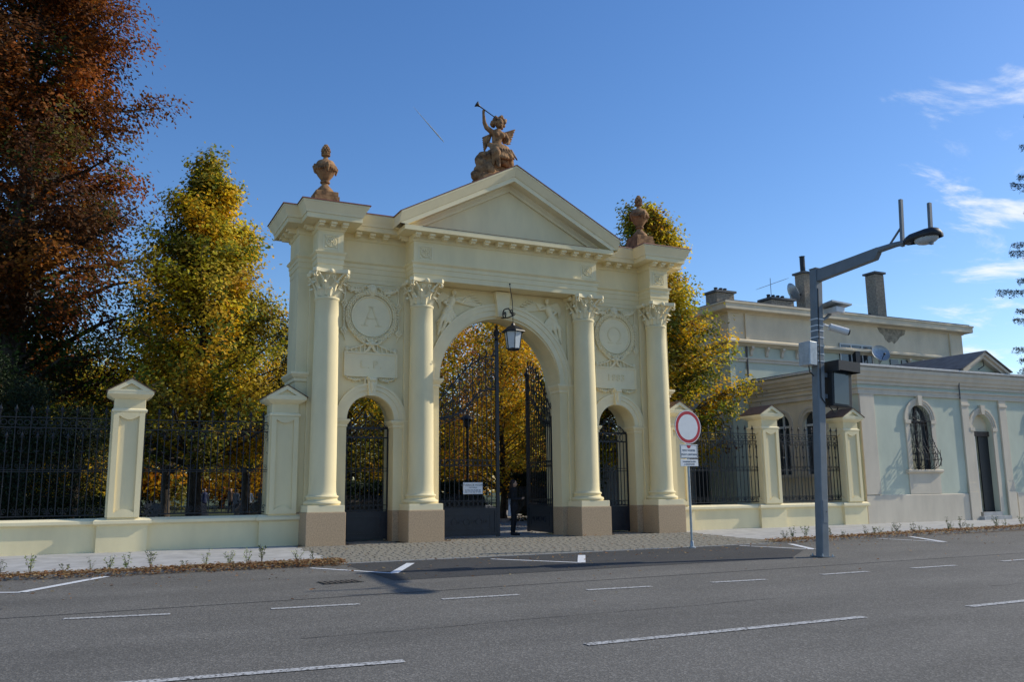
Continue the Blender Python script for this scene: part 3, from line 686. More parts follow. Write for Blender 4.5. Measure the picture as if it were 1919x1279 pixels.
up = [(.30,0),(.30,.14),(.25,.15),(.26,.20),(.25,.25),(.15,.36),(.10,.42),(.095,.46),(.14,.48),(.145,.52),(.11,.54),(.13,.58),(.22,.70),(.30,.84),(.335,.94),(.34,.98),(.31,1.02),(.29,1.05),(.24,1.14),(.12,1.20),(.07,1.25),(.065,1.30),(.13,1.335),(.135,1.365),(.10,1.385),(.11,1.44),(.115,1.49),(.095,1.57),(.05,1.65),(.01,1.69),(0,1.70)]
def urn(x, lab):
    r = empty('stone_urn', (x,1.2,9.9), 0, lab, 'urn', 'urns on the gate roof')
    mb = MB(); mb.lathe(up[2:], (0,0,0), 28); mb.build('body', M['terra'], r, 40)
    MB().box(-.33,.33,-.33,.33,0,.15).build('base', M['terra'], r, bevel=.012)
    mb = MB(); g_ = random.Random(2)
    for k in range(30):
        an = 2*math.pi*k/30; z = .93-.06*abs(math.sin(2*an)); mb.ell((.315*math.cos(an),.315*math.sin(an),z),(.04,.04,.045+.02*g_.random()),7,5)
    for k in range(4):
        an = math.pi/2*k; mb.ell((.315*math.cos(an),.315*math.sin(an),1.0),(.04,.04,.06),8,6); mb.limb((.35*math.cos(an),.35*math.sin(an),.95),(.31*math.cos(an),.31*math.sin(an),.78),.04,.025,7)
    mb.build('garland', M['terra'], r, 50)
    mb = MB()
    for row in range(5):
        for k in range(9):
            an = 2*math.pi*(k+row*.5)/9; rr_ = (.105,.115,.105,.075,.035)[row]; mb.ell((rr_*math.cos(an),rr_*math.sin(an),1.41+.06*row),(.035,.035,.045),6,4)
    mb.build('pine_cone', M['terra'], r, 50)
urn(-5.545, 'terracotta garlanded urn against open sky, on the gate end beside the big beech'); urn(5.545, 'terracotta garlanded urn with autumn leaves behind it, on the gate end towards the house')

lt = empty('hanging_lantern', (-.04,-.05,5.52), 0, 'black iron lantern with frosted panes hanging from the gate keystone', 'lantern')
mb = MB()
def hexpts(r, z): return [(r*math.cos(math.pi/3*k+.3), r*math.sin(math.pi/3*k+.3), z) for k in range(6)]
b_, t_ = hexpts(.20,.06), hexpts(.27,.56)
for k in range(6):
    MB().add([b_[k],b_[(k+1)%6],t_[(k+1)%6],t_[k]], [(0,1,2,3)]).build('pane', M['milk'], lt)
    MB().tube([b_[k],t_[k]], .014, 4).build('frame_bar', M['iron'], lt)
mb.lathe([(.05,0),(.20,.02),(.215,.06),(.2,.07)], (0,0,0), 6); mb.build('base', M['iron'], lt)
mb = MB(); mb.lathe([(.26,.555),(.38,.57),(.37,.60),(.20,.72),(.07,.78),(.05,.84),(.02,.86)], (0,0,0), 6); mb.xf(Matrix.Rotation(.3,4,'Z')); mb.build('roof', M['iron'], lt)
MB().tube([(0,0,.84),(0,0,1.1)], .012, 5).build('chain', M['iron'], lt)
br = MB(); z0 = 6.62-5.52
def spiral(c, r0, a0, turns, n_=22, plane='yz', sgn=1):
    return [(c[0]+(r0*(1-k/n_*.85))*math.cos(a0+sgn*turns*2*math.pi*k/n_), c[1]+(r0*(1-k/n_*.85))*math.sin(a0+sgn*turns*2*math.pi*k/n_)) for k in range(n_+1)]
br.tube([(0,.80,z0+.05),(0,.35,z0-.02),(0,-.02,z0-.02)], .022, 6)
br.tube([(0,y_,z_) for y_, z_ in [(.02,z0-.02),(.12,z0+.10),(.3,z0+.26),(.5,z0+.28)]+spiral((.58,z0+.13),.16,math.pi*.62,1.4,sgn=-1)], .02, 6)
br.tube([(0,y_,z_) for y_, z_ in spiral((.10,z0+.10),.10,0,1.2)], .016, 5); br.tube([(0,y_,z_) for y_, z_ in spiral((-.08,z0+.03),.07,math.pi,1.0)], .014, 5)
br.tube([(0,0,z0-.02),(0,.02,z0+.4),(0,.2,7.62-5.52)], .012, 5); br.ell((0,.19,7.62-5.52), .03, 6, 5)
br.build('bracket', M['iron'], lt)

# ------------------------------------------------------------------ iron work
barm = MB().box(-.011,.011,-.011,.011,0,1).mesh('bar', M['iron'])
ringm = MB().tube([(.065*math.cos(2*math.pi*k/12),0,.065*math.sin(2*math.pi*k/12)) for k in range(13)], .010, 4, False).mesh('ring', M['iron'])
def scroll_mesh(r=.085):
    mb = MB(); mb.tube([(x,0,z) for x, z in spiral((0,0),r,-math.pi/2,1.35,16)], .010, 4); mb.tube([(0,0,-r),(r*1.6,0,-r*1.1),(r*2.0,0,-r*.4)], .010, 4)
    return mb.mesh('scroll', M['iron'])
scm = scroll_mesh()
def finial(z, mb, s=1):
    mb.lathe([(.012*s,z),(.03*s,z+.02*s),(.012*s,z+.04*s),(.04*s,z+.11*s),(.0,z+.24*s)], (0,0,0), 6)
    for q in (-1,1): mb.tube([(0,0,z+.03*s),(q*.05*s,0,z+.09*s),(q*.07*s,0,z+.05*s)], .009*s, 4)
    return mb
def collar(mb, z, r=.026): return mb.lathe([(.011,z-.03),(r,z),(.011,z+.03)], (0,0,0), 6)
mb = MB().box(-.011,.011,-.011,.011,0,2.52); finial(2.5, mb, .9); collar(mb,1.12); tallm = mb.mesh('bar', M['iron'])
mb = MB().box(-.010,.010,-.010,.010,0,1.86); finial(1.86, mb, .85); collar(mb,1.12); collar(mb,1.55,.034); collar(mb,1.78,.022); collar(mb,.72,.02)
mb.tube([(-.06,0,1.60),(0,0,1.55),(.06,0,1.60)], .011, 4); shortm = mb.mesh('picket', M['iron'])
def fence(x0, x1, y, lab, step=.163, zb=.87):
    r = empty('iron_fence', (x0,y,zb), 0, lab, 'fence', 'wrought iron fence bays'); W_ = x1-x0
    for z, h in ((.03,.03),(1.10,.018),(1.145,.018),(2.17,.024),(2.42,.024)): MB().box(0,W_,-.014,.014,z-h/2,z+h/2).build('rail', M['iron'], r)
    n_ = max(2, round(W_/step)); st = W_/n_
    for k in range(n_+1):
        x = min(max(k*st,.02),W_-.02)
        if k % 2 == 0: inst('bar', tallm, r, (x,0,.02))
        else: inst('picket', shortm, r, (x,0,.02))
    for k in range(n_):
        x = (k+.5)*st; inst('ring', ringm, r, (x,.003,2.295))
        if k % 2 == 0:
            inst('scroll', scm, r, (x,0,.16), scale=(.75,1,.9)); inst('scroll', scm, r, (x+st,0,.16), scale=(-.75,1,.9))
            inst('scroll', scm, r, (x,-.002,1.24), scale=(.5,1,.6)); inst('scroll', scm, r, (x+st,-.002,1.24), scale=(-.5,1,.6))
            inst('scroll', scm, r, (x,0,2.06), scale=(.6,1,-.9)); inst('scroll', scm, r, (x+st,0,2.06), scale=(-.6,1,-.9))
    return r
fence(-14.6,-10.79,1.13,'black wrought iron fence bay against dark yews, beyond the free standing pillar')
fence(-10.05,-6.74,1.13,'black wrought iron fence bay between the free standing pillar and the gate')
fence(6.75,10.18,1.13,'black wrought iron fence bay just behind the round traffic sign, grey shed behind')
fence(10.93,14.13,1.13,'short black wrought iron fence bay before the arched windows, behind the grey pole')
# walls and pillars of the fence
def fwall(x0, x1, lab):
    r = empty('fence_wall', (0,0,0), 0, lab, 'wall', 'low plastered walls under the iron fence')
    MB().box(x0,x1,.95,1.35,-.05,.66).build('base', M['cream'], r)
    mb = MB(); mb.prismx([(.87,.70),(.85,.655),(.955,.60),(.955,.66),(1.345,.66),(1.43,.66),(1.43,.72),(1.36,.82),(.95,.82),(.87,.755)][3:4]+[(.93,.655),(.86,.69),(.86,.76),(.95,.82),(1.36,.82),(1.44,.76),(1.44,.69),(1.34,.655)], x0, x1); mb.build('coping', M['creamlite'], r)
def pillar(xc, lab, w_=.365, side=True):
    r = empty('fence_pillar', (xc,1.18,0), 0, lab, 'pillar', 'gabled plaster pillars of the fence')
    MB().box(-.58,.58,-.33,.27,-.05,.66).build('plinth', M['cream'], r)
    mb = MB(); mb.sweep([(-.58,.27),(-.58,-.33),(.58,-.33),(.58,.27)], [(-.1,.652),(.02,.652),(.085,.69),(.085,.76),(.0,.822),(-.2,.83),(-.58,.835)]); mb.build('plinth_coping', M['creamlite'], r, 20)
    MB().box(-w_,w_,-.36,.36,.80,3.80).build('shaft', M['cream'], r, bevel=.01)
    def frame(f):
        y0, y1 = -.412, -.362; x, a, b = w_-.002, .95, 3.36
        mb = MB(); mb.box(-x,-x+.13,y0,y1,.84,3.44); mb.box(x-.13,x,y0,y1,.84,3.44)
        for z, sg in ((a, 1), (b, -1)):
            base = .84 if sg > 0 else 3.44
            arc = [(-.235+.47*k/10, z+sg*.10*math.sin(math.pi*k/10)) for k in range(11)]
            poly = [(-.235,base),(.235,base)]+arc[::-1]
            if sg < 0: poly = poly[::-1]
            mb.prism(poly, y0+.001, y1)
        if f: mb.xf(Matrix.Rotation(f,4,'Z'))
        return mb
    frame(0).build('panel_frame', M['cream'], r); frame(-math.pi/2).build('panel_frame', M['cream'], r)
    sq = [(-w_,-.36),(w_,-.36),(w_,.36),(-w_,.36)]
    MB().sweep(sq, [(-.05,3.44),(.03,3.445),(.05,3.475),(.05,3.51),(0,3.55),(-.05,3.56)], True).build('neck_moulding', M['creamlite'], r, 20)
    MB().sweep(sq, [(-.1,3.79),(.02,3.79),(.06,3.82),(.12,3.85),(.17,3.90),(.175,3.97),(-.2,3.98)], True).build('cap_moulding', M['creamlite'], r, 20)
    e = w_+.175
    mb = MB(); mb.prism([(-e+.02,3.972),(e-.02,3.972),(0,4.27)], -.46, .46); mb.build('gable', M['creamlite'], r)
    mb = MB()                                # raised raking bands with a sunk triangle between them
    for s in (-1, 1):
        q = [(s*e,3.965),(s*(e-.20),3.965),(0,4.17),(0,4.295)]
        mb.prism(q if s > 0 else q[::-1], -.545, -.462)
    mb.box(-.33,.33,-.54,-.462,3.966,4.01); mb.build('gable_moulding', M['creamlite'], r)
    mb = MB()
    for s in (-1, 1):
        q = [(s*(e+.03),3.955),(0,4.285),(0,4.31),(s*(e+.03),3.98)]
        mb.prism(q if s < 0 else q[::-1], -.57, .56)
    mb.build('cap_roof', M['tile'], r)
pillar(-10.43, 'cream gabled pillar standing free between the two fence bays beside the beech')
pillar(-6.55, 'cream gabled pillar half hidden by the gate end column, park fence bay beside it')
pillar(6.52, 'cream gabled pillar half hidden between the gate and the round traffic sign')
pillar(10.55, 'cream gabled pillar between the two fence bays before the pale green house')
pillar(14.52, 'cream gabled pillar against the corner of the pale green house')
fwall(-16.5,-11.01,'low cream wall with coping under the fence bay before the dark yews'); fwall(-9.85,-7.13,'low cream wall with coping between the free standing pillar and the gate')
fwall(7.10,9.97,'low cream wall with coping just behind the round traffic sign'); fwall(11.13,13.94,'low cream wall with coping before the arched windows of the house')

def lerp_tab(x, tab):
    return float(np.interp(x, [a for a, _ in tab], [b for _, b in tab]))
C1 = [(0,3.55),(.5,3.62),(.95,3.78),(1.25,4.15),(1.5,4.42),(1.8,4.5),(2.1,4.5)]
C2 = [(0,3.95),(.4,4.35),(.8,4.85),(1.2,5.25),(1.6,5.48),(2.1,5.6)]
def big_leaf(lab):
    r = empty('gate_leaf', (0,0,0), 0, lab, 'gate', 'tall iron gate leaves of the main arch'); W_ = 2.1
    MB().box(.03,W_,-.02,.02,.05,.88).build('panel', M['panel'], r)
    mb = MB()
    for q in ((.03,W_,.05,.13),(.03,W_,.80,.88),(.03,.12,.13,.80),(W_-.13,W_,.13,.80)): mb.box(q[0],q[1],-.035,-.019,q[2],q[3])
    for q in ((.25,W_-.26,.24,.27),(.25,W_-.26,.66,.69),(.25,.28,.27,.66),(W_-.29,W_-.26,.27,.66)): mb.box(q[0],q[1],-.032,-.019,q[2],q[3])
    for cx in (.65,1.05,1.45):
        mb.tube([(cx+.1*math.cos(k*math.pi/6),-.026,.465+.1*math.sin(k*math.pi/6)) for k in range(13)], .012, 4, False)
        mb.tube([(cx+.2+x,-.026,.465+z) for x, z in spiral((0,0),.08,0,1.2)], .010, 4)
    mb.build('panel_frame', M['panel'], r)
    MB().box(0,.055,-.028,.028,.03,3.75).build('stile', M['iron'], r)
    mb = MB().box(W_-.06,W_+.04,-.045,.045,.02,6.05); mb.lathe([(.05,6.05),(.09,6.08),(.05,6.12),(.06,6.2),(.11,6.3),(.06,6.4),(.03,6.45),(.05,6.5),(0,6.62)], (W_-.01,0,0), 8)
    for q in (-1,1): mb.tube([(W_-.01+q*.03,0,6.10),(W_-.01+q*.14,0,6.2),(W_-.01+q*.16,0,6.32),(W_-.01+q*.1,0,6.3)], .016, 5)
    mb.build('stile', M['panel'], r)
    for z, h in ((.90,.03),(1.10,.022),(2.14,.022),(2.32,.022)): MB().box(.05,W_-.06,-.013,.013,z-h/2,z+h/2).build('rail', M['iron'], r)
    for tab, rad in ((C1,.024),(C2,.020)):
        MB().tube([(x,0,lerp_tab(x,tab)) for x in np.linspace(.03,W_-.06,26)], rad, 5).build('top_rail', M['iron'], r)
    MB().tube([(x,0,lerp_tab(x,C1)-.16) for x in np.linspace(.05,W_-.06,26)], .012, 5).build('top_rail', M['iron'], r)
    n_ = 13
    for k in range(1, n_):
        x = .04+k*(W_-.1)/n_; inst('bar', barm, r, (x,0,.89), scale=(1,1,lerp_tab(x,C1)-.9))
        inst('ring', ringm, r, (x-.075,0,1.0), scale=(.95,1,1.1)); inst('ring', ringm, r, (x-.075,0,2.23), scale=(.95,1,1.0))
        inst('scroll', scm, r, (x-.07,0,lerp_tab(x-.07,C1)-.08), scale=(.6,1,.7))
    for k in range(9):                       # rolling scrolls between the two top rails
        x = .16+k*.22; a = lerp_tab(x,C1); b = lerp_tab(x,C2); s = (b-a)*.36
        if b-a > .12:
            inst('scroll', scm, r, (x,0,a+(b-a)*.32), scale=(min(s/.085,1.5),1,min(s/.085,3))); inst('scroll', scm, r, (x+.1,0,a+(b-a)*.75), scale=(-min(s/.085,1.4),1,-min(s/.085,2)))
            inst('bar', barm, r, (x,0,a), scale=(.9,.9,b-a))
    for k in range(7):                       # acanthus crest rising to the meeting stile
        x = .5+k*.24; z = lerp_tab(x,C2); mb = MB()
        mb.tube([(x,0,z),(x+.06,0,z+.14),(x+.02,0,z+.24),(x-.06,0,z+.22)], [.022,.028,.02,.012], 5); mb.tube([(x,0,z),(x-.1,0,z+.08),(x-.12,0,z+.0)], .013, 5)
        mb.build('crest_leaf', M['iron'], r)
    return r
lf = big_leaf('closed black iron gate leaf of the main arch carrying the white notice'); lf.location = (-2.03,1.36,0)
lr = copy_tree(lf); lr['label'] = 'open black iron gate leaf swung inwards in the main arch beside the woman'
lr.location = (2.06,1.50,0); lr.scale = (-1,1,1); lr.rotation_euler = (0,0,R(-95))
for o in lr.children:                       # only the closed leaf carries the tall stop post
    if o.name.startswith('stile') and max(v.co.z for v in o.data.vertices) > 5: o.scale = (1,1,.85)
def small_leaf(lab):
    r = empty('wicket_gate', (0,0,0), 0, lab, 'gate', 'narrow iron gates of the two side arches'); W_ = 1.40
    MB().box(.02,W_-.02,-.02,.02,.06,.84).build('panel', M['panel'], r)
    mb = MB()
    for q in ((.02,W_-.02,.06,.12),(.02,W_-.02,.78,.84),(.02,.09,.12,.78),(W_-.09,W_-.02,.12,.78),(.2,W_-.2,.2,.23),(.2,W_-.2,.67,.70),(.2,.23,.23,.67),(W_-.23,W_-.2,.23,.67)): mb.box(q[0],q[1],-.034,-.019,q[2],q[3])
    mb.build('panel_frame', M['panel'], r)
    for x in (0, W_-.05): MB().box(x,x+.05,-.026,.026,.03,3.26).build('stile', M['iron'], r)
    for z, h in ((.87,.03),(1.02,.02),(1.98,.02),(2.06,.02),(2.94,.045),(3.22,.06)): MB().box(.05,W_-.05,-.014,.014,z-h/2,z+h/2).build('rail', M['iron'], r)
    for k in range(1, 10):
        x = .03+k*(W_-.06)/10; inst('bar', barm, r, (x,0,.87), scale=(1,1,2.1)); inst('ring', ringm, r, (x-.06,0,3.08), scale=(.85,1,1.7)); inst('ring', ringm, r, (x-.06,0,.945), scale=(.8,1,.9))
    for q in (-1, 1):
        for k, (dx, dz, s) in enumerate(((.16,.12,1.3),(.38,.10,1.1),(.14,.36,1.0),(.52,.06,.7))): inst('scroll', scm, r, (W_/2+q*dx,0,3.24+dz), scale=(q*s,1,s))
        MB().tube([(W_/2+q*.62,0,3.24),(W_/2+q*.45,0,3.42),(W_/2+q*.22,0,3.50),(W_/2+q*.08,0,3.72)], .016, 5).build('crest_rail', M['iron'], r)
    mb = MB().box(W_/2-.013,W_/2+.013,-.013,.013,3.24,3.72); mb.ell((W_/2,0,3.56),(.06,.025,.08),8,6); finial(3.72, mb, 1.1)
    mb.build('crest', M['iron'], r); return r
s1 = small_leaf('narrow black iron gate in the side arch under the letter A'); s1.location = (-SM-.70,1.36,0)
s2 = copy_tree(s1); s2['label'] = 'narrow black iron gate in the side arch under the letter omega'; s2.location = (SM-.70,1.36,0)
pq = empty('notice_board', (-.785,1.325,1.465), 0, 'small white notice with dark heading fixed on the closed gate leaf', 'sign')
MB().box(-.32,.32,-.008,.006,-.175,.175).build('board', M['signwhite'], pq, bevel=.004)
for z, sz, tx in ((.095,.082,'OTVÁRACIE HODINY'),(.02,.05,'CINTORÍNA')): inst('lettering', text_mesh(tx, sz, M['ink'], .001), pq, (0,-.0095,z), TXR)
mb = MB()
g_ = random.Random(1)
for z in (-.05,-.085,-.12):
    x = -.26
    while x < .24: l = g_.uniform(.04,.1); mb.box(x,x+l,-.0095,-.008,z-.007,z+.007); x += l+.02
mb.build('fine_print', M['ink'], pq)

# ------------------------------------------------------------------ traffic sign
sg = empty('no_entry_sign', (2.68,-4.72,gz(-4.72)), R(4), 'round red and white traffic sign with two text plates on a grey post', 'traffic sign')
MB().tube([(0,0,.05),(.0,0,3.5)], .032, 10).build('post', M['galv'], sg, 40)
mb = MB(); mb.lathe([(.10,0),(.10,.02),(.055,.04),(.045,.16),(.034,.18)], (0,0,0), 12); mb.build('foot', M['galv'], sg, 40)
def disc(r0, r1, y0, y1): 
    mb = MB(); mb.lathe([(r1,0),(r1,y1-y0)] if r0 == 0 else [(r0,0),(r1,0),(r1,y1-y0),(r0,y1-y0),(r0,0)], (0,0,0), 48, 'z', r0 == 0)
    mb.xf(Matrix.Translation((0,y1,3.07)) @ Matrix.Rotation(math.pi/2,4,'X')); return mb
disc(0,.435,-.05,-.036).build('disc', M['galv'], sg, 40)
disc(.415,.434,-.054,-.0505).build('rim', M['signwhite'], sg, 40); disc(.33,.4148,-.054,-.0505).build('red_ring', M['signred'], sg, 40); disc(0,.3298,-.0535,-.0505).build('white_field', M['signwhite'], sg, 40)
for z0, z1, nm in ((2.26,2.62,'plate'),(2.06,2.235,'plate')):
    p_ = MB().box(-.295,.295,-.048,-.036,z0,z1).build(nm, M['signwhite'], sg, bevel=.004)
    mb = MB(); e = .012
    for q in ((-.28,.28,z1-.015-e,z1-.015),(-.28,.28,z0+.015,z0+.015+e),(-.28,-.28+e,z0+.015+e,z1-.015-e),(.28-e,.28,z0+.015+e,z1-.015-e)): mb.box(q[0],q[1],-.0505,-.049,q[2],q[3])
    if z1 > 2.5: mb.build('border', M['ink'], p_)
    for z, sz, tx in (((2.465,.062,'MIMO VOZIDIEL'),(2.36,.062,'SPRÁVY CINTORÍNA')) if z1 > 2.5 else ((2.175,.05,'POHREBNÉ SLUŽBY'),(2.11,.045,'A ZÁSOBOVANIE'))):
        inst('lettering', text_mesh(tx, sz, M['ink'], .001), p_, (0,-.0505,z), TXR)
    if z1 > 2.5:
        mb = MB(); mb.prism([(-.07,2.59),(-.05,2.54),(0,2.515),(.05,2.54),(.07,2.59)], -.0505, -.049); mb.build('emblem', M['signred'], p_)
for z in (2.44,2.14,2.95,3.25): MB().box(-.06,.06,-.0345,.036,z-.015,z+.015).build('clamp', M['galv'], sg)

# ------------------------------------------------------------------ camera pole with street lamp
PB = Vector((3.66,-8.15,gz(-8.15))); PT = Vector((4.08,-8.15,6.52)); H_ = (PT-PB).length
po = empty('camera_pole', PB, 0, 'square grey steel pole with lamp arm, cameras and dark display by the road', 'street pole')
po.rotation_euler = (0, math.atan2(PT.x-PB.x, PT.z-PB.z), 0)
MB().box(-.105,.105,-.105,.105,0,H_).build('pole', M['steel'], po, bevel=.02)
MB().box(-.19,.19,-.19,.19,0,.025).build('base_plate', M['steel'], po)
for sx in (-.15,.15):
    for sy in (-.15,.15): MB().lathe([(.022,.025),(.022,.05),(.012,.05),(.012,.075)], (sx,sy,0), 6).build('bolt', M['galv'], po)
MB().box(-.06,.06,-.112,-.1045,.75,1.25).build('access_door', M['steel'], po, bevel=.003); MB().tube([(.04,-.113,1.0),(.04,-.118,1.0)], .012, 8).build('lock', M['dark'], po)
MB().box(-.11,.11,-.11,.11,H_,H_+.02).build('pole_cap', M['steel'], po)
arm0 = set(po.children)
mb = MB(); mb.prismx([(-.1,H_-.02),(-.1,H_-.32),(-1.95,H_-.20),(-2.05,H_-.06),(-2.05,H_+.06),(-1.2,H_+.02)], -.07, .07); mb.build('arm', M['steel'], po, bevel=.012)
mb = MB(); mb.tube([(0,-1.9,H_-.0),(0,-2.5,H_+.01),(0,-2.95,H_-.02)], [.075,.062,.055], 10); mb.build('arm_tube', M['steel'], po, 40)
MB().box(-.035,.035,-2.74,-2.67,H_-.08,H_+.98).build('antenna_mast', M['steel'], po)
MB().tube([(0,-2.33,H_+.03),(0,-2.69,H_+.36)], .025, 6).build('brace', M['steel'], po)
MB().box(-.035,.035,-3.50,-3.43,H_-.22,H_+.68).build('antenna_mast', M['steel'], po)
mb = MB(); mb.sweep([(-.06,-2.8),(-.16,-3.0),(-.2,-3.4),(-.17,-3.62),(0,-3.70),(.17,-3.62),(.2,-3.4),(.16,-3.0),(.06,-2.8)][::1], [(0,H_-.07),(.02,H_-.05),(.015,H_+.02),(-.03,H_+.085),(-.08,H_+.11),(-.14,H_+.12)], True); mb.v = mb.v
mb.build('lamp_housing', M['dark'], po, 50)
mb = MB(); mb.ell((0,-3.34,H_-.07), (.17,.30,.12), 14, 8); mb.build('lamp_bowl', M['milk'], po, 60)
for k in range(4): MB().tube([(-.1,-3.15-.12*k,H_-.085),(.1,-3.15-.12*k,H_-.085)], .03, 6).build('lamp_bar', M['dark'], po)
for o in set(po.children)-arm0: o.scale.y = .92
# camera with sun roof
mb = MB(); mb.prismx([(-.35,5.86),(.25,5.80),(.25,5.83),(-.35,5.90)], .14, .78); mb.build('shade_roof', M['galv'], po)
MB().box(.35,.62,-.28,.15,5.66,5.80).build('camera_housing', M['white'], po, bevel=.015); MB().tube([(.12,0,5.45),(.3,0,5.55),(.45,0,5.68)], .035, 8).build('camera_bracket', M['steel'], po)
mb = MB(); mb.tube([(.42,.02,5.35),(.80,-.18,5.24)], .085, 12); mb.build('bullet_camera', M['white'], po, 50); MB().tube([(.79,-.175,5.243),(.83,-.195,5.232)], .075, 12).build('lens', M['dark'], po); MB().tube([(.13,0,5.38),(.45,0,5.34)], .03, 8).build('camera_bracket', M['white'], po)
MB().box(-.40,-.17,-.16,.20,4.32,4.88).build('control_box', M['galv'], po, bevel=.015); MB().tube([(-.28,0,4.32),(-.26,0,4.18),(-.14,0,4.1)], .015, 6).build('cable', M['dark'], po)
for z in (4.45,4.62,4.82,5.02,5.18,5.30,5.46): MB().box(-.113,.113,-.113,.113,z-.012,z+.012).build('steel_band', M['white'] if z > 4.9 else M['galv'], po)
dsp = MB().box(.24,.86,-.20,.16,3.42,4.42).build('display_box', M['dark'], po, bevel=.02)
MB().box(.28,.74,-.212,-.198,3.48,4.32).build('screen', M['screen'], po)
mb = MB(); mb.box(.22,.90,-.42,.22,4.44,4.47); mb.box(.22,.25,-.42,.20,4.22,4.44); mb.box(.87,.90,-.42,.20,4.22,4.44); mb.box(.25,.87,-.42,-.39,4.24,4.44); mb.build('hood', M['dark'], po)
MB().box(.10,.26,-.05,.05,3.6,3.7).build('display_bracket', M['steel'], po); MB().box(.10,.26,-.05,.05,4.1,4.2).build('display_bracket', M['steel'], po)
MB().tube([(.2,-.1,3.43),(.35,-.1,3.30),(.5,-.05,3.33),(.6,0,3.43)], .015, 6).build('cable', M['dark'], po)
for y_, zz in ((.1,0),): MB().tube([(-.05,-.115,6.2),(-.06,-.12,5),(-.04,-.12,3.6),(.1,-.12,3.45)], .012, 5).build('cable', M['dark'], po)

# ------------------------------------------------------------------ pale green house at the street
X0 = 15.2; YF = .95
h = empty('street_house', (X0,YF,0), 0, 'low pale green house with arched barred window, door gable and beige trim', 'house')
def hb(mb, n_, m, **k): return mb.xf(Matrix.Translation((-X0,-YF,0))).build(n_, M[m], h, **k)
WC, DC, W2 = 18.46, 22.2, 26.0
mb = MB(); arch_wall(mb, X0, 34, 0, 6.0, YF, YF+.35, [(WC,.62,3.95,2.02),(DC,.60,3.72,.30),(W2,.62,3.95,2.02)], 20); hb(mb, 'wall', 'green', smooth=30)
mb = MB(); arch_wall(mb, 0, 6.1, 0, 6.0, 0, .3, [(2.15,.48,3.95,1.9),(3.87,.48,3.95,1.9)], 18)
mb.xf(Matrix.Translation((X0+.001,YF+.352,0)) @ Matrix.Rotation(math.pi/2,4,'Z') @ Matrix.Scale(-1,4,(0,1,0)));
mb.f = [f[::-1] for f in mb.f]; hb(mb, 'wall', 'beige', smooth=30)
hb(MB().box(X0+.3,33.9,7.0,7.05,0,6.0), 'wall', 'green')
# trim: plinth, corner, pilasters, bands, cornice
for a, b in ((X0+.0,20.92),(23.95,34)):
    hb(MB().prismx([(YF-.06,-.1),(YF-.002,-.1),(YF-.002,1.06),(YF-.035,1.06),(YF-.06,1.03)][::-1], a-.02 if a < 16 else a, b), 'plinth', 'trim')
for a, b in ((X0-.02,X0+.75),(20.95,21.38),(23.32,23.76)):
    mb = MB().box(a,b,YF-.075,YF-.002,1.07 if a < 16 else -.1,4.92)
    if a > 16: mb.box(a-.05,b+.05,YF-.12,YF-.074,-.1,1.12); mb.box(a-.04,b+.04,YF-.11,YF-.074,4.62,4.72); mb.box(a-.03,b+.03,YF-.10,YF-.074,1.12,1.5)
    hb(mb, 'pilaster', 'trim', bevel=.01)
pth = [(X0,7.0),(X0,YF),(34,YF)]
mb = MB(); mb.sweep(pth, [(-.1,4.91),(.09,4.915),(.09,4.97),(.06,4.98),(.06,5.10),(.11,5.13),(.11,5.17),(-.1,5.18)]); hb(mb, 'band_moulding', 'trim')
mb = MB(); mb.sweep(pth, [(-.1,5.30),(.05,5.305),(.05,5.42),(.12,5.46),(.15,5.56),(.2,5.60),(.24,5.72),(.30,5.80),(.30,5.93),(-.1,5.95)]); hb(mb, 'cornice', 'trim')
mb = MB(); mb.sweep(pth, [(-.1,5.952),(.33,5.955),(.37,5.99),(.37,6.04),(.31,6.06),(-.1,6.07)]); hb(mb, 'gutter', 'gutter')
hb(MB().add([(X0-.25,YF-.28,6.075),(34,YF-.28,6.075),(34,6.98,6.12),(X0-.25,6.98,6.12)], [(0,1,2,3)]), 'roof', 'sheet')
# door gable with sheet roof running back
gx0, gx1, gp = 20.92, 23.86, 6.92
mb = MB(); mb.prism([(gx0+.2,6.05),(gx1-.2,6.05),(DC+.18,6.80)], YF-.02, 6.9); hb(mb, 'gable', 'green')
mb = MB()
for s in (-1, 1):
    e = gx0 if s < 0 else gx1; c = DC+.18
    for r0, r1, yf in ((0,.12,YF-.36),(.12,.26,YF-.26)):
        q = [(e,6.12-r0),(c,gp-r0),(c,gp-r1),(e+(-s*.0),6.12-r1)]
        mb.prism(q[::-1] if s < 0 else q, yf, YF+.1)
hb(mb, 'raking_cornice', 'trim')
hb(MB().box(gx0,gx1,YF-.31,YF+.0,5.945,6.055), 'gable_sill', 'trim')
mb = MB()
for s in (-1, 1):
    e = gx0-.12 if s < 0 else gx1+.12; c = DC+.18; q = [(e,6.10),(c,gp+.02),(c,gp+.06),(e,6.14)]
    mb.prism(q if s < 0 else q[::-1], YF-.42, 6.95)
hb(mb, 'gable_roof', 'sheet')
hb(MB().tube([(DC+.1,YF-.03,6.2),(DC+.25,YF-.2,6.35),(DC+.22,YF-.2,6.6)], .02, 6), 'wall_hook', 'dark')
hb(MB().tube([(20.86,YF-.16,5.9),(20.86,YF-.12,5.4),(20.86,YF-.12,4.9)], .03, 6), 'downpipe', 'sheet')
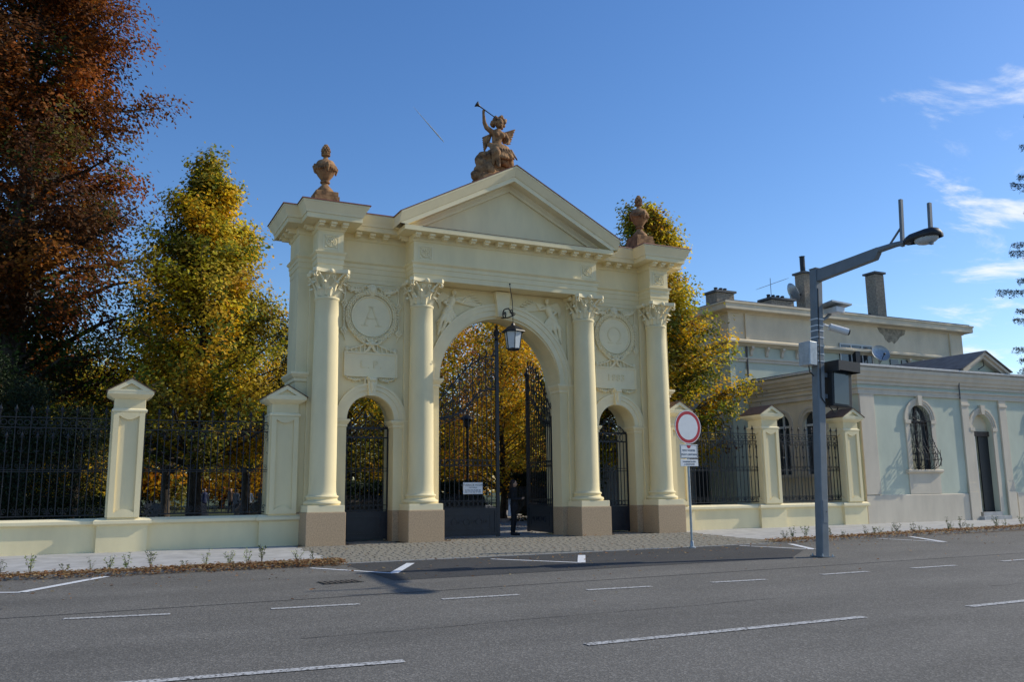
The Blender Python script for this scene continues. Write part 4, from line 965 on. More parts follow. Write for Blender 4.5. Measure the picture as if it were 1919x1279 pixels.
def surround(c, r, s, sill, wd=.28, pr=.07, bottom=None):
    mb = MB(); archivolt(mb, c, s, r+.002, r+wd, YF-.02, YF+.01, 24, ((0,0),(.35,.03),(.7,.05)))
    for q in (-1, 1):
        a, b = sorted((c+q*(r+.002), c+q*(r+wd-.05))); mb.box(a,b,YF-.05,YF-.001,sill,s); mb.box(a-.04,b+.04,YF-.09,YF-.002,s-.12,s+.02)
    mb.prism([(c-.09,s+r-.02),(c+.09,s+r-.02),(c+.13,s+r+wd+.1),(c-.13,s+r+wd+.1)], YF-.13, YF-.001)
    return mb
def grille(c):
    o = empty('window_grille', (c-X0,-.02,2.02), parent=h); k = []
    for i in range(7):                       # potbellied bars
        x = -.54+i*.18; b = .40
        mb = MB(); mb.tube([(x,-.03,2.45 if abs(x) < .3 else 2.2),(x,-.03,1.75),(x,-.07,1.25),(x,-.18,.9),(x,-b*.85,.62),(x,-b,.38),(x,-b*.75,.14),(x,-.1,.03)], .011, 5); mb.build('bar', M['iron'], o)
    for z, b in ((.38,.41),(.62,.36),(.90,.19),(1.75,.04),(1.9,.04)):
        MB().tube([(-.58,0,z),(-.57,-b,z),(.57,-b,z),(.58,0,z)], .012, 5).build('bar', M['iron'], o)
    for x in (-.57,.57):                     # the belly closes at both sides
        for b0 in (.12,.24,.36): MB().tube([(x,-b0,.9-.5*(b0-.1)),(x,-b0,.12)], .010, 5).build('bar', M['iron'], o)
        MB().tube([(x,-.02,1.6),(x,-.06,1.25),(x,-.18,.9),(x,-.34,.62),(x,-.40,.38),(x,-.3,.14),(x,-.05,.03)], .012, 5).build('bar', M['iron'], o)
    for q in (-1, 1):
        for zz in (2.0,2.2,1.45,1.1,.75,.5): inst('scroll', scm, o, (q*.26,-.04-(.0 if zz > 1.2 else (.38 if zz < .7 else .2)),zz), scale=(q*1.2,1,1.2))
    for q in range(5):
        a = math.pi*(q+.5)/5; MB().tube([(0,-.03,1.9),(.55*math.cos(a),-.03,1.9+.55*math.sin(a))], .010, 5).build('bar', M['iron'], o)
for c in (WC, W2):
    hb(surround(c,.62,3.95,2.02), 'window_surround', 'trim', smooth=30)
    mb = MB(); mb.prismx([(YF-.16,1.99),(YF-.16,1.93),(YF-.05,1.86),(YF-.001,1.86),(YF-.001,2.018),(YF-.1,2.018)], c-1.0, c+.98); hb(mb, 'sill', 'trim')
    hb(MB().box(c-.88,c+.88,YF-.045,YF-.001,1.07,1.857), 'apron', 'trim')
    wn = hb(MB().box(c-.64,c+.64,YF+.20,YF+.22,1.98,4.62), 'window', 'glass')
    mb = MB(); mb.box(-.62,-.55,0,.05,2.0,4.0); mb.box(.55,.62,0,.05,2.0,4.0); mb.box(-.03,.03,-.001,.05,2.0,4.55); mb.box(-.56,.56,-.002,.05,3.85,3.93)
    o = mb.build('window_frame', M['wood'], wn); o.location = (c-X0,.148,0)
    grille(c)
hb(surround(DC,.60,3.72,.30,.26), 'door_surround', 'trim', smooth=30)
hb(MB().box(DC-.62,DC+.62,YF+.22,YF+.24,3.60,4.36), 'transom', 'beige'); hb(MB().box(DC-.6,DC+.6,YF+.14,YF+.24,3.40,3.6), 'transom_bar', 'wood')
hb(MB().box(DC-.02,DC+.6,YF+.22,YF+.27,.30,3.40), 'door', 'dark'); hb(MB().box(DC-.56,DC-.50,YF-.35+.35,YF+.3,.30,3.38), 'door', 'wash')
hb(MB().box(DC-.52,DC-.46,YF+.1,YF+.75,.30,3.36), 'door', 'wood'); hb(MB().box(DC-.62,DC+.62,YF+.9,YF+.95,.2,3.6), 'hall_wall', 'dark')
hb(MB().box(DC-.85,DC+.85,YF-.32,YF+.3,-.1,.14), 'step', 'concrete'); hb(MB().box(DC-.6,DC+.6,YF-.12,YF+.3,.14,.30), 'step', 'concrete')
for yc in (YF+.352+2.15, YF+.352+3.87):       # side windows towards the fence
    wn = MB().box(0,.02,-.50,.50,1.88,4.45).build('window', M['glass'], h, loc=(.18,yc-YF,0))
    mb = MB(); mb.box(-.05,0,-.5,-.43,1.9,4.2); mb.box(-.05,0,.43,.5,1.9,4.2); mb.box(-.052,0,-.04,.04,1.9,4.4); mb.box(-.054,0,-.45,.45,3.86,3.95); mb.build('window_frame', M['wash'], wn)
    mb = MB(); archivolt(mb, 0, 3.95, .482, .70, -.02, .01, 20, ((0,0),(.6,.03)))
    for q in (-1, 1): a, b = sorted((q*.482,q*.68)); mb.box(a,b,-.04,-.001,1.9,3.95)
    mb.box(-.75,.75,-.1,-.001,1.76,1.89); mb.xf(Matrix.Rotation(-math.pi/2,4,'Z')); mb.build('window_surround', M['trim'], h, 30, loc=(0,yc-YF,0))
hb(MB().box(X0-.05,X0-.001,YF+.4,6.98,-.1,1.05), 'plinth', 'trim')

# ------------------------------------------------------------------ taller block behind
XR0, XR1, YR = 14.2, 29.85, 7.06
k_ = empty('rear_building', (XR0,YR,0), 0, 'tall beige flat roofed building with peeling attic wall behind the green house', 'building')
def kb(mb, n_, m, **q): return mb.xf(Matrix.Translation((-XR0,-YR,0))).build(n_, M[m], k_, **q)
kb(MB().box(XR0,XR1,YR,YR+8,0,7.72), 'wall', 'green'); kb(MB().box(XR0+.02,XR1-.02,YR-.02,YR+8,8.0,9.25), 'attic_wall', 'beige')
RP = [(XR0,YR+8),(XR0,YR),(XR1,YR),(XR1,YR+8)]
mb = MB(); mb.sweep(RP, [(-.2,9.20),(.06,9.205),(.10,9.26),(.38,9.30),(.40,9.33),(.40,9.56),(.44,9.58),(.44,9.66),(-.2,9.70)]); kb(mb, 'cornice', 'beige', smooth=20)
kb(MB().box(XR0-.3,XR1+.3,YR-.3,YR+8.3,9.66,9.74), 'roof', 'sheet')
mb = MB(); mb.sweep(RP, [(-.2,7.70),(.08,7.705),(.14,7.76),(.20,7.80),(.30,7.84),(.30,7.92),(.10,8.02),(-.2,8.03)]); kb(mb, 'ledge', 'beige', smooth=20)
mb = MB(); mb.sweep(RP, [(-.2,6.98),(.06,6.985),(.06,7.08),(.10,7.12),(.10,7.18),(-.2,7.2)]); kb(mb, 'band_moulding', 'trim')
for x in (15.2, 28.85): kb(MB().box(x-.07,x+.07,YR-.10,YR-.021,8.03,9.22), 'attic_strip', 'beige')
bk = MB(); bk.prismx([(-.2,7.70),(-.2,7.62),(-.1,7.5),(-.06,7.32),(0,7.25),(0,7.70)], -.07, .07); bk = bk.mesh('cornice_bracket', M['trim'])
for x in list(np.arange(14.5,19.9,.92))+list(np.arange(25.6,29.8,.92)): inst('cornice_bracket', bk, k_, (x-XR0,-.001,0))
mb = MB(); st = [(23.6,9.19),(23.75,8.95),(24.0,8.8),(24.1,8.6),(24.35,8.45),(24.55,8.55),(24.7,8.42),(24.95,8.6),(25.15,8.8),(25.5,8.95),(25.6,9.19)]
mb.prism(st, YR-.028, YR-.0205); kb(mb, 'peeled_plaster', 'stain')
MB().tube([(0,-.06,6.3),(0,-.06,7.7)], .045, 8).build('downpipe', M['sheet'], k_, loc=(15.15-XR0,0,0))
wn = kb(MB().box(20.9,23.1,YR-.05,YR-.001,6.95,8.22), 'window', 'glass'); mb = MB()
for x in (20.9,21.62,22.35,23.04): mb.box(x,x+.06,YR-.08,YR-.051,6.95,8.22)
mb.box(20.9,23.1,YR-.079,YR-.051,8.16,8.22); mb.xf(Matrix.Translation((-XR0,-YR,0))); mb.build('window_frame', M['wash'], wn)
for x in (24.3,25.1): kb(MB().box(x,x+.55,YR-.06,YR-.001,7.3,7.62), 'vent_window', 'glass')
kb(MB().box(21.7,22.0,YR-.28,YR-.06,6.5,7.9), 'flue', 'dark')
def chimney(x0, x1, y0, y1, z0, z1, cap=True):
    o = empty('chimney', ((x0+x1)/2-XR0,(y0+y1)/2-YR,z0), parent=k_); a, b = (x1-x0)/2, (y1-y0)/2
    MB().box(-a+.012,a-.012,-b+.012,b-.012,0,z1-z0).build('core', M['stone'], o)
    mb = MB(); z = 0; rw = 0
    while z < z1-z0-.07:                     # brick courses with raked joints
        L_ = 2*a; n_ = max(2, round(L_/.25)); off = .5 if rw % 2 else 0
        for f, (ln, hw) in enumerate(((a,b),(b,a))):
            m2 = max(2, round(2*ln/.25)); w2 = 2*ln/m2
            for j in range(m2+(1 if off else 0)):
                u0 = max(-ln, -ln+(j-off)*w2)+.006; u1 = min(ln, -ln+(j+1-off)*w2)-.006
                if u1-u0 < .03: continue
                for sg in (-1, 1):
                    if f == 0: q = (u0,u1,sg*b-(.0 if sg > 0 else .004)-(.02 if sg > 0 else 0),sg*b+(.004 if sg > 0 else .02))
                    else: q = (sg*a-(.02 if sg > 0 else .004),sg*a+(.004 if sg > 0 else .02),u0,u1)
                    mb.box(q[0],q[1],q[2],q[3],z+.006,z+.069)
        z += .075; rw += 1
    mb.build('brick', M['brick'], o, kind='stuff')
    if cap: MB().box(-a-.09,a+.09,-b-.09,b+.09,z1-z0,z1-z0+.10).build('cap', M['sheet'], o)
    return o
chimney(14.75,15.8,8.4,9.2,9.74,10.5); chimney(18.1,19.55,8.4,9.2,9.74,10.45); chimney(20.4,20.98,8.5,9.1,9.74,12.0); chimney(25.45,26.1,8.5,9.15,9.74,12.5)
for x in (15.05,15.35,15.6,18.3,18.6,18.9,19.2): kb(MB().lathe([(.09,0),(.08,.16),(.10,.17),(.10,.2),(.06,.22)], (x,8.8,10.6 if x < 16 else 10.55), 8), 'chimney_pot', 'dark')
kb(MB().lathe([(.13,0),(.13,.85),(.16,.86)], (20.69,8.8,12.1), 10), 'flue_pipe', 'dark'); kb(MB().lathe([(.05,0),(.05,.4),(.16,.45),(.02,.6)], (24.95,8.6,9.74), 8), 'vent_pipe', 'dark')
def dish(loc, r, rot, lab, parent=None):
    o = empty('satellite_dish', loc, 0, lab, 'satellite dish', 'satellite dishes on the house')
    mb = MB(); mb.lathe([(0,.0),(r*.5,.03),(r*.85,.10),(r,.16),(r*1.01,.15),(r*.85,.085),(r*.5,.015),(0,-.015)], (0,0,0), 24); mb.xf(Matrix.Rotation(rot,4,'Z') @ Matrix.Rotation(R(65),4,'X')); mb.build('reflector', M['galv'], o, 40)
    mb = MB(); mb.tube([(0,0,-r*.9),(0,-.5*r,-r*.5),(0,-1.0*r,-.1*r)], .02, 5); mb.ell((0,-1.0*r,-.08*r), .06, 8, 6); mb.xf(Matrix.Rotation(rot,4,'Z')); mb.build('feed_arm', M['dark'], o)
    MB().tube([(0,.05,-r*1.25),(0,.05,0)], .03, 6).build('mast', M['galv'], o); return o
dish((19.78,8.8,10.95), .50, R(70), 'grey satellite dish on the rooftop beside the aerial')
dish((23.1,6.6,7.72), .45, R(-20), 'pale satellite dish mounted low before the peeling attic wall')
ae = empty('roof_aerial', (18.3,8.6,10.5), 0, 'thin rooftop television aerial with many cross rods', 'aerial')
MB().tube([(0,0,-.1),(0,0,1.05)], .018, 5).build('mast', M['galv'], ae)
MB().tube([(-.85,-.1,.42),(1.15,.15,1.15)], .014, 5).build('boom', M['galv'], ae)
for k in range(11):
    t = k/10; x = -.85+2*t; MB().tube([(x-.03,-.1+.25*t-.24,.42+.73*t),(x+.03,-.1+.25*t+.24,.42+.73*t)], .008, 4).build('cross_rod', M['galv'], ae)
# shed behind the fence
sd = empty('grey_shed', (12.4,8,0), 0, 'plain grey shed with a dark doorway seen through the fence bars', 'shed')
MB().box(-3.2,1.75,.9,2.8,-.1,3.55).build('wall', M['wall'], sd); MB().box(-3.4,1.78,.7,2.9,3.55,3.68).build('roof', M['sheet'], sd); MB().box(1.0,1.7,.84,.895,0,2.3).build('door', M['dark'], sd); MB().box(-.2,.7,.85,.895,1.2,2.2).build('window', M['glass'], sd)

# ------------------------------------------------------------------ people
def figure(root, top, legs, skin, hair, phone=False, long_hair=True, coat=.98):
    # standing figure facing -y, 1.70 tall: clothed body grown into one skin, head, hands and hair on it
    mb = MB()
    for s in (-1, 1):
        mb.limb((s*.095,.0,.92),(s*.10,.01 if s < 0 else -.04,.50),.095,.062); mb.limb((s*.10,.01 if s < 0 else -.04,.50),(s*.105,.05 if s < 0 else .0,.10),.060,.040)
        mb.limb((s*.105,.05 if s < 0 else 0,.06),(s*.115,-.11 if s < 0 else -.16,.035),.045,.036)
    m1 = fused(mb, 'legs', legs, .014, 2); inst('trousers', m1, root)
    mb = MB(); mb.limb((0,0,1.38),(0,.0,1.20),.13,.125); mb.limb((-.13,0,1.40),(.13,0,1.40),.07,.07); mb.limb((0,0,1.2),(0,.01,coat),.125,.155); mb.ell((0,.01,.86),(.19,.15,.16))
    if phone:
        for s in (-1, 1): mb.limb((s*.175,0,1.38),(s*.215,.02,1.12),.058,.046); mb.limb((s*.215,.02,1.12),(s*.07,-.25,1.12),.044,.032)
    else:
        for s in (-1, 1): mb.limb((s*.18,0,1.38),(s*.235,.02,1.10),.055,.044); mb.limb((s*.235,.02,1.10),(s*.24,-.06,.86),.042,.032)
    inst('coat', fused(mb, 'coat', top, .014, 2), root)
    mb = MB(); mb.limb((0,-.01,1.42),(0,-.015,1.52),.05,.05); mb.ell((0,-.02,1.60),(.073,.092,.112)); mb.ell((0,-.055,1.555),(.052,.055,.055)); mb.limb((0,-.108,1.60),(0,-.122,1.578),.010,.015,7)
    for s in (-1, 1): mb.ell((s*.074,0,1.595),(.012,.022,.032),7,5); mb.ell((s*.03,-.098,1.612),(.017,.01,.009),6,4)
    mb.ell((0,-.10,1.543),(.024,.014,.009),7,5)
    inst('head', fused(mb, 'head', skin, .009, 1), root)
    mb = MB(); mb.ell((0,.012,1.635),(.088,.098,.098))
    if long_hair:
        for s in (-1, 1): mb.limb((s*.066,.02,1.60),(s*.075,.03,1.44),.035,.03)
        mb.limb((0,.07,1.60),(0,.08,1.42),.06,.055)
    inst('hair', fused(mb, 'hair', hair, .012, 2), root)
    for s in (-1, 1):
        mb = MB(); c = Vector((s*.045,-.285,1.13)) if phone else Vector((s*.24,-.08,.80))
        if phone:
            mb.ell(c, (.042,.045,.022), 9, 6)
            for k in range(4): q = c+Vector((-s*.01*k+s*.01,-.03-.01*k+.012,.012)); mb.limb(q,q+Vector((-s*.035,-.018,.02)),.010,.009,6); mb.limb(q+Vector((-s*.035,-.018,.02)),q+Vector((-s*.05,.0,.035)),.009,.007,6)
            mb.limb(c+Vector((s*.01,.0,.02)),c+Vector((-s*.015,-.02,.045)),.011,.009,6)
        else:
            mb.ell(c, (.022,.042,.052), 9, 6)
            for k in range(4): q = c+Vector((0,-.03+.019*k,-.045)); mb.limb(q,q+Vector((-s*.006,-.004,-.035)),.010,.008,6); mb.limb(q+Vector((-s*.006,-.004,-.035)),q+Vector((-s*.016,-.006,-.058)),.008,.007,6)
            mb.limb(c+Vector((0,-.035,.01)),c+Vector((-s*.012,-.052,-.03)),.011,.008,6)
        inst('hand', fused(mb, 'hand', skin, .006, 1), root)
wo = empty('person', (.78,1.75,0), R(58), 'woman in black coat and trousers looking at her phone in the open gate', 'person')
figure(wo, M['cloth'], M['cloth'], M['skin'], M['hair'], True)
ph = empty('phone', wo.matrix_basis @ Vector((0,-.315,1.165)), R(58), 'small dark phone held by the woman in the gate', 'phone')
ph.location = (.78+math.sin(R(58))*.315, 1.75-math.cos(R(58))*.315, 1.165)
MB().box(-.035,.035,-.005,.005,-.07,.07).build('body', M['dark'], ph, bevel=.003); MB().box(-.031,.031,.0052,.006,-.062,.062).build('screen', M['screen'], ph)
bg = empty('tote_bag', (.60,1.66,.60), R(58), 'pale cloth bag hanging from the elbow of the woman in black', 'bag')
mb = MB(); mb.flat([(-.17,-.05),(.17,-.05),(.17,.05),(-.17,.05)], 0, .36)
mb.v = [(x*(1 if z < .1 else .72), y*(1 if z < .1 else .4), z) for x, y, z in mb.v]; mb.build('body', M['bag'], bg, bevel=.02)
for y_ in (-.02,.02): MB().tube([(-.08,y_,.36),(-.06,y_,.48),(0,y_,.53),(.06,y_,.48),(.08,y_,.36)], .008, 5).build('strap', M['bag'], bg)
cl = [mat('coat_%s' % n_, c, .9, .15, 10, 0) for n_, c in (('navy',(.03,.04,.09)),('grey',(.16,.16,.17)),('white',(.6,.6,.58)),('rose',(.42,.16,.18)),('brown',(.10,.06,.04)),('blue',(.06,.10,.25)))]
crowd = [(-6.9,36,0,2),(-5.3,34,3,0),(-4.3,38,0,0),(-3.0,33,1,0),(-1.6,37,2,0),(-1.1,36,4,0),(0.3,39,5,0),(1.0,35,0,0),(1.7,38,1,0),(-2.2,41,4,0)]
words_ = ['navy','grey','white','rose','brown','blue']
spots_ = ['beside the tall trunk','alone before the grave rows','under the golden tree','between the fence pickets and the golden tree','standing out most among the visitors','next to the bright white coat','near the gate end pillar','close to the gate end pillar in front','behind the other visitors','farthest back among the graves']
for i, ((x, y, c, _), sp) in enumerate(zip(crowd, spots_)):
    r_ = empty('person', (x,y,0), random.uniform(0,6.28), 'distant visitor in a %s coat %s' % (words_[c], sp), 'person', 'distant visitors among the graves')
    if i < 2 or True: 
        if i == 0:
            figure(r_, cl[c], M['cloth'], M['skin'], M['hair'], False, False); base_p = r_
        else:
            for ch in base_p.children:
                d_ = ch.copy(); COL.objects.link(d_); d_.parent = r_
                if ch.name.startswith('coat'):
                    d_.data = ch.data.copy(); d_.data.materials[0] = cl[c]
            r_.scale = (1,1,random.uniform(.94,1.06))
# graves
gsm = MB(); gsm.box(-.45,.45,-.12,.12,0,.12); gsm.prism([(-.35,.12),(.35,.12),(.35,.75),(.2,.92),(0,.98),(-.2,.92),(-.35,.75)], -.07, .07); gsm = gsm.mesh('headstone', M['stone'])
g_ = random.Random(12)
for k in range(26):
    x, y = g_.uniform(-11,9), g_.uniform(14,44)
    if abs(x-y*.33) < 3.4: continue
    tag(inst('gravestone', gsm, None, (x,y,-.01), (0,0,g_.uniform(-.2,.2)), (g_.uniform(.8,1.3),1,g_.uniform(.7,1.25))), 'grey headstone in the dim park behind the fence', 'gravestone', 'headstones in the cemetery park')
# park lantern seen through the closed leaf
pl = empty('park_lamp', (4.4,14,0), 0, 'slim dark park lamp with a hat shade seen behind the closed gate leaf', 'lamp post')
MB().tube([(0,0,0),(0,0,4.3)], .06, 8).build('post', M['iron'], pl, 40)
mb = MB(); mb.lathe([(.06,4.25),(.14,4.32),(.16,4.6),(.34,4.66),(.30,4.74),(.08,4.86),(.03,4.92)], (0,0,0), 14); mb.build('lamp_shade', M['iron'], pl, 40)

# ------------------------------------------------------------------ trees
def leaf_mesh(name, cen, size, cols, rng, m, aspect=.6, droop=0, nrm=None):
    n_ = len(cen); cen = np.asarray(cen)
    d = rng.normal(size=(n_,3)); d[:,2] -= droop; d /= np.linalg.norm(d,axis=1)[:,None]
    u = np.cross(d, rng.normal(size=(n_,3)) if nrm is None else nrm); u /= np.linalg.norm(u,axis=1)[:,None]+1e-9
    if nrm is not None: d = np.cross(u, nrm); d /= np.linalg.norm(d,axis=1)[:,None]+1e-9
    nn = np.cross(d, u)
    s = size*rng.uniform(.65,1.3,(n_,1)); fold = rng.uniform(-.15,.25,(n_,1))
    V = np.stack([cen-d*s*.5, cen+u*s*aspect*.5+nn*s*fold, cen+d*s*.5, cen-u*s*aspect*.5+nn*s*fold],1).reshape(-1,3)
    me = bpy.data.meshes.new(name); me.vertices.add(4*n_); me.vertices.foreach_set('co', V.astype(np.float32).ravel())
    me.loops.add(4*n_); me.loops.foreach_set('vertex_index', np.arange(4*n_, dtype=np.int32))
    me.polygons.add(n_); me.polygons.foreach_set('loop_start', np.arange(0,4*n_,4, dtype=np.int32))
    me.materials.append(m); me.update(calc_edges=True)
    at = me.color_attributes.new('col', 'FLOAT_COLOR', 'POINT'); C4 = np.ones((n_,4,4), np.float32); C4[:,:,:3] = np.asarray(cols)[:,None,:]
    at.data.foreach_set('color', C4.ravel()); return me
def tree(lab, cat, x, y, H, cb, env, nb, sub, nl, ls, pal, seed, tr=.2, sig=.35, rise=.45, group=None, name='tree', lean=(0,0), leafm='leaf', droop=.2, aspect=.62, colfn=None, off=(.20,.24), jit=(.62,1.14), twig=True):
    rng = np.random.default_rng(seed); root = empty(name, (x,y,0), 0, lab, cat, group)
    pal = np.array(pal); sp = lambda z: np.array([lean[0]*(z/H)**1.5, lean[1]*(z/H)**1.5, z])
    mb = MB(); zs = [0,.25,1,2.2]+list(np.linspace(3.5,H*.93,9)); wob = rng.normal(0,.04,(len(zs),2))
    rad = [tr*1.5,tr*1.15,tr*1.02,tr*.95]+[tr*.92*(1-.92*((z-3)/(H*.93-3))**.9) for z in zs[4:]]
    mb.tube([(*(sp(z)[:2]+(wob[i] if i > 1 else 0)),z) for i, z in enumerate(zs)], [max(r_,.015) for r_ in rad], 10)
    mb.build('trunk', M['bark'], root, 60)
    bb = MB(); cen = []; cols = []
    for b in range(nb):
        t = (b+rng.random())/nb; t = t**.85; az = b*2.39996+rng.normal(0,.35); r = env(t, az)*rng.uniform(*jit); zt = cb+t*(H-cb)
        z0 = max(cb*.75, zt-r*rise-rng.random()*.6); z0 = min(z0, H*.92)
        p0 = sp(z0); p3 = sp(zt)+np.array([r*math.cos(az), r*math.sin(az), rng.normal(0,.25)])
        p1 = p0+(p3-p0)*.35+np.array([0,0,(zt-z0)*.12])+rng.normal(0,.08,3); p2 = p0+(p3-p0)*.7+np.array([0,0,(zt-z0)*.10])+rng.normal(0,.12,3)
        br_ = max(.012, tr*.34*(1-t*.75)*min(1,r/2.5))
        if r > .3: bb.tube([p0,p1,p2,p3], [br_,br_*.7,br_*.45,.008], 5, False)
        bb_ = rng.uniform(.72,1.3); cc = pal[rng.choice(len(pal), p=colfn(t, az, len(pal)) if colfn else None)]
        for k in range(sub):
            f = .38+.66*(k+rng.random())/sub if r > .6 else rng.random()
            base = p0+(p3-p0)*f; q = base+rng.normal(0,1,3)*np.array([.32,.32,.26])*(off[0]+off[1]*r)
            if twig and r > .5 and k % 2 == 0: bb.tube([base,(base+q)/2+rng.normal(0,.05,3),q], [br_*.35+.004,.008,.005], 3, False)
            c2 = cc if rng.random() < .7 else pal[rng.choice(len(pal), p=colfn(t, az, len(pal)) if colfn else None)]
            m_ = max(3, int(nl*rng.uniform(.45,1.4)))
            cen.append(q+rng.normal(0,1,(m_,3))*np.array([sig,sig,sig*.75])); cols.append(np.clip(c2*bb_*rng.uniform(.8,1.22)*rng.uniform(.78,1.25,(m_,1))*(1+rng.normal(0,.06,(m_,3))),.004,.9))
    bb.build('branches', M['bark'], root, kind='stuff')
    cen = np.concatenate(cen); cols = np.concatenate(cols); cen[:,2] = np.maximum(cen[:,2], .15)
    ax = np.stack([sp(z)[:2] for z in cen[:,2]]) if lean != (0,0) else np.zeros((len(cen),2))
    out = np.c_[cen[:,:2]-ax, np.zeros(len(cen))]; out /= np.linalg.norm(out,axis=1)[:,None]+.6
    nrm = out*.75+np.array([0,0,.75])+rng.normal(0,.42,cen.shape)
    o = inst('crown', leaf_mesh('crown', cen, ls, cols, rng, M[leafm], aspect, droop, nrm), root); o['kind'] = 'stuff'
    return root
cone = lambda R0, a=.9, top=.12: (lambda t, az: R0*((1-t)**a)*(.55+.45*min(1,t/.12))*(.84+.17*math.sin(az*2+t*9)+.13*math.sin(az*3-t*23))+top)
dome = lambda R0: (lambda t, az: R0*math.sqrt(max(.03, 1-(max(0,t-.38)/.64)**2))*(.72+.28*min(1,t/.25))*(.88+.14*math.sin(az*3+t*7)))
GOLD=(.80,.46,.02); YEL=(.68,.49,.045); LIME=(.48,.40,.025); GRN=(.14,.175,.02); DGRN=(.05,.08,.016); OLIVE=(.24,.21,.03); RUST=(.28,.085,.014); BRN=(.15,.06,.016); ORG=(.78,.35,.014); DRUST=(.11,.04,.012)
# the old beech
def beechcol(t, az, n_):
    up = max(0, min(1, (t-.25)/.4)); p = np.array([.12+.40*up, .18+.2*up, .26-.04*up, .14*(1-up)+.02, .30*(1-up)+.03, .03*up+.01]); return p/p.sum()
tree('huge rust brown beech towering over the fence, its top beyond the picture', 'tree', -14.0, 11.5, 25, 3.0, lambda t, az: (6.3-2.2*t)*math.sqrt(max(.05,1-((t-.35)/.72)**2))*(.80+.22*math.sin(az*3+t*13)+.12*math.sin(az*5-t*21)), 170, 15, 64, .16, [RUST,DRUST,BRN,(.15,.12,.02),DGRN,(.36,.13,.016)], 11, .55, .34, .35, name='beech_tree', off=(.25,.13), jit=(.55,1.22), colfn=beechcol)
tree('tall conical lime tree turning yellow, close behind the fence before the gate', 'tree', -7.95, 9.0, 13.35, 3.0, cone(6.5,.98), 150, 13, 40, .15, [GRN,OLIVE,LIME,YEL,GOLD,DGRN], 21, .24, .26, .55, name='lime_tree', off=(.14,.13), jit=(.60,1.12), colfn=lambda t, az, n_: np.array([.18,.19,.19,.20,.20,.04]))
def env_r(t, az):
    r = 5.0*((1-t)**.78)*(.6+.4*min(1,t/.12))*(.88+.18*math.sin(az*2+t*9))+.12
    return r*(1-.45*max(0,math.cos(az+1.9)))
tree('broad golden green lime tree rising behind the gate end near the house', 'tree', 9.0, 5.6, 13.0, 2.9, env_r, 150, 13, 40, .15, [GRN,OLIVE,LIME,YEL,GOLD,BRN], 31, .24, .26, .5, name='lime_tree', off=(.14,.14), jit=(.65,1.12), colfn=lambda t, az, n_: np.array([.16,.18,.18,.21,.22,.05]))
# autumn trees inside, each standing along the walk
inner = [(7.6,17,10.5,'golden orange maple straight behind the main arch',[ORG,GOLD,YEL,OLIVE],3.6,.16), (11.0,21,11,'yellow maple with thin dark trunk beside the walk',[YEL,GOLD,LIME,OLIVE],3.8,.15), (3.6,19,11,'olive and gold lime tree behind the closed gate leaf',[OLIVE,GOLD,LIME,GRN],3.7,.2),
         (-.4,17,10,'dim olive lime tree behind the side arch with letter A',[OLIVE,GRN,GOLD],3.4,.2), (10.2,30,13,'deep orange maple far down the walk',[ORG,RUST,GOLD],4.4,.2), (15.5,33,14,'amber maple at the end of the walk',[GOLD,ORG,YEL],4.6,.2),
         (-4.2,22,11,'green lime tree with pale trunk behind the second fence bay',[GRN,LIME,OLIVE,YEL],3.6,.22), (-7.6,26,13,'leafy green tree with bare lower trunk beside the beech',[GRN,DGRN,OLIVE],4.2,.24), (-.8,46,10,'bright orange tree behind the distant visitors',[ORG,GOLD,ORG],4.6,.2),
         (4.5,44,12,'amber tree behind the grave rows',[GOLD,ORG,OLIVE],4.6,.2), (9.2,11.5,7.5,'dark green yew like tree behind the side arch with omega',[DGRN,GRN,OLIVE],2.9,.16)]
for i, (x, y, H, lab, pal, r0, tr_) in enumerate(inner):
    far = y > 25
    tree(lab, 'tree', x, y, H, 1.7 if not (lab.startswith('leafy') or lab.startswith('green lime')) else 3.2, dome(r0), 80 if far else 95, 6, 26 if far else 30, .20 if far else .16, pal, 50+i, tr_, .40 if far else .34, .5, name='park_tree', group='autumn trees inside the cemetery', twig=not far)
# far belt: a few trees copied along the horizon
rows = [(-40,60),(-31,66),(-23,58),(-15,64),(-8,70),(0,62),(8,66),(16,60),(24,70),(33,64),(42,68),(52,62),(62,70),(-27,72),(-19,74),(-11.5,75),(-4,76),(4,74),(12,75),(20,76),(29,75),(-35,55),(-13,57),(-5,61)]
kinds = []
for i, (lab, pal, H) in enumerate((('far green tree closing the view across the park',[GRN,DGRN,OLIVE],13),('far golden tree with a round crown closing the view across the park',[GOLD,OLIVE,LIME],12),('far rust coloured tree closing the view across the park',[RUST,ORG,OLIVE],12))):
    x, y = rows[i*4]; kinds.append(tree(lab, 'tree', x, y, H, 1.2, dome(5.4), 70, 6, 26, .34, pal, 90+i, .25, .6, .5, name='far_tree', group='far trees across the park', twig=False))
for i, (x, y) in enumerate(rows):
    if i in (0,4,8): continue
    c_ = copy_tree(kinds[i % 3]); c_.location = (x,y,0); c_.rotation_euler = (0,0,i*1.3); c_.scale = (1,1,.85+.1*(i % 4))
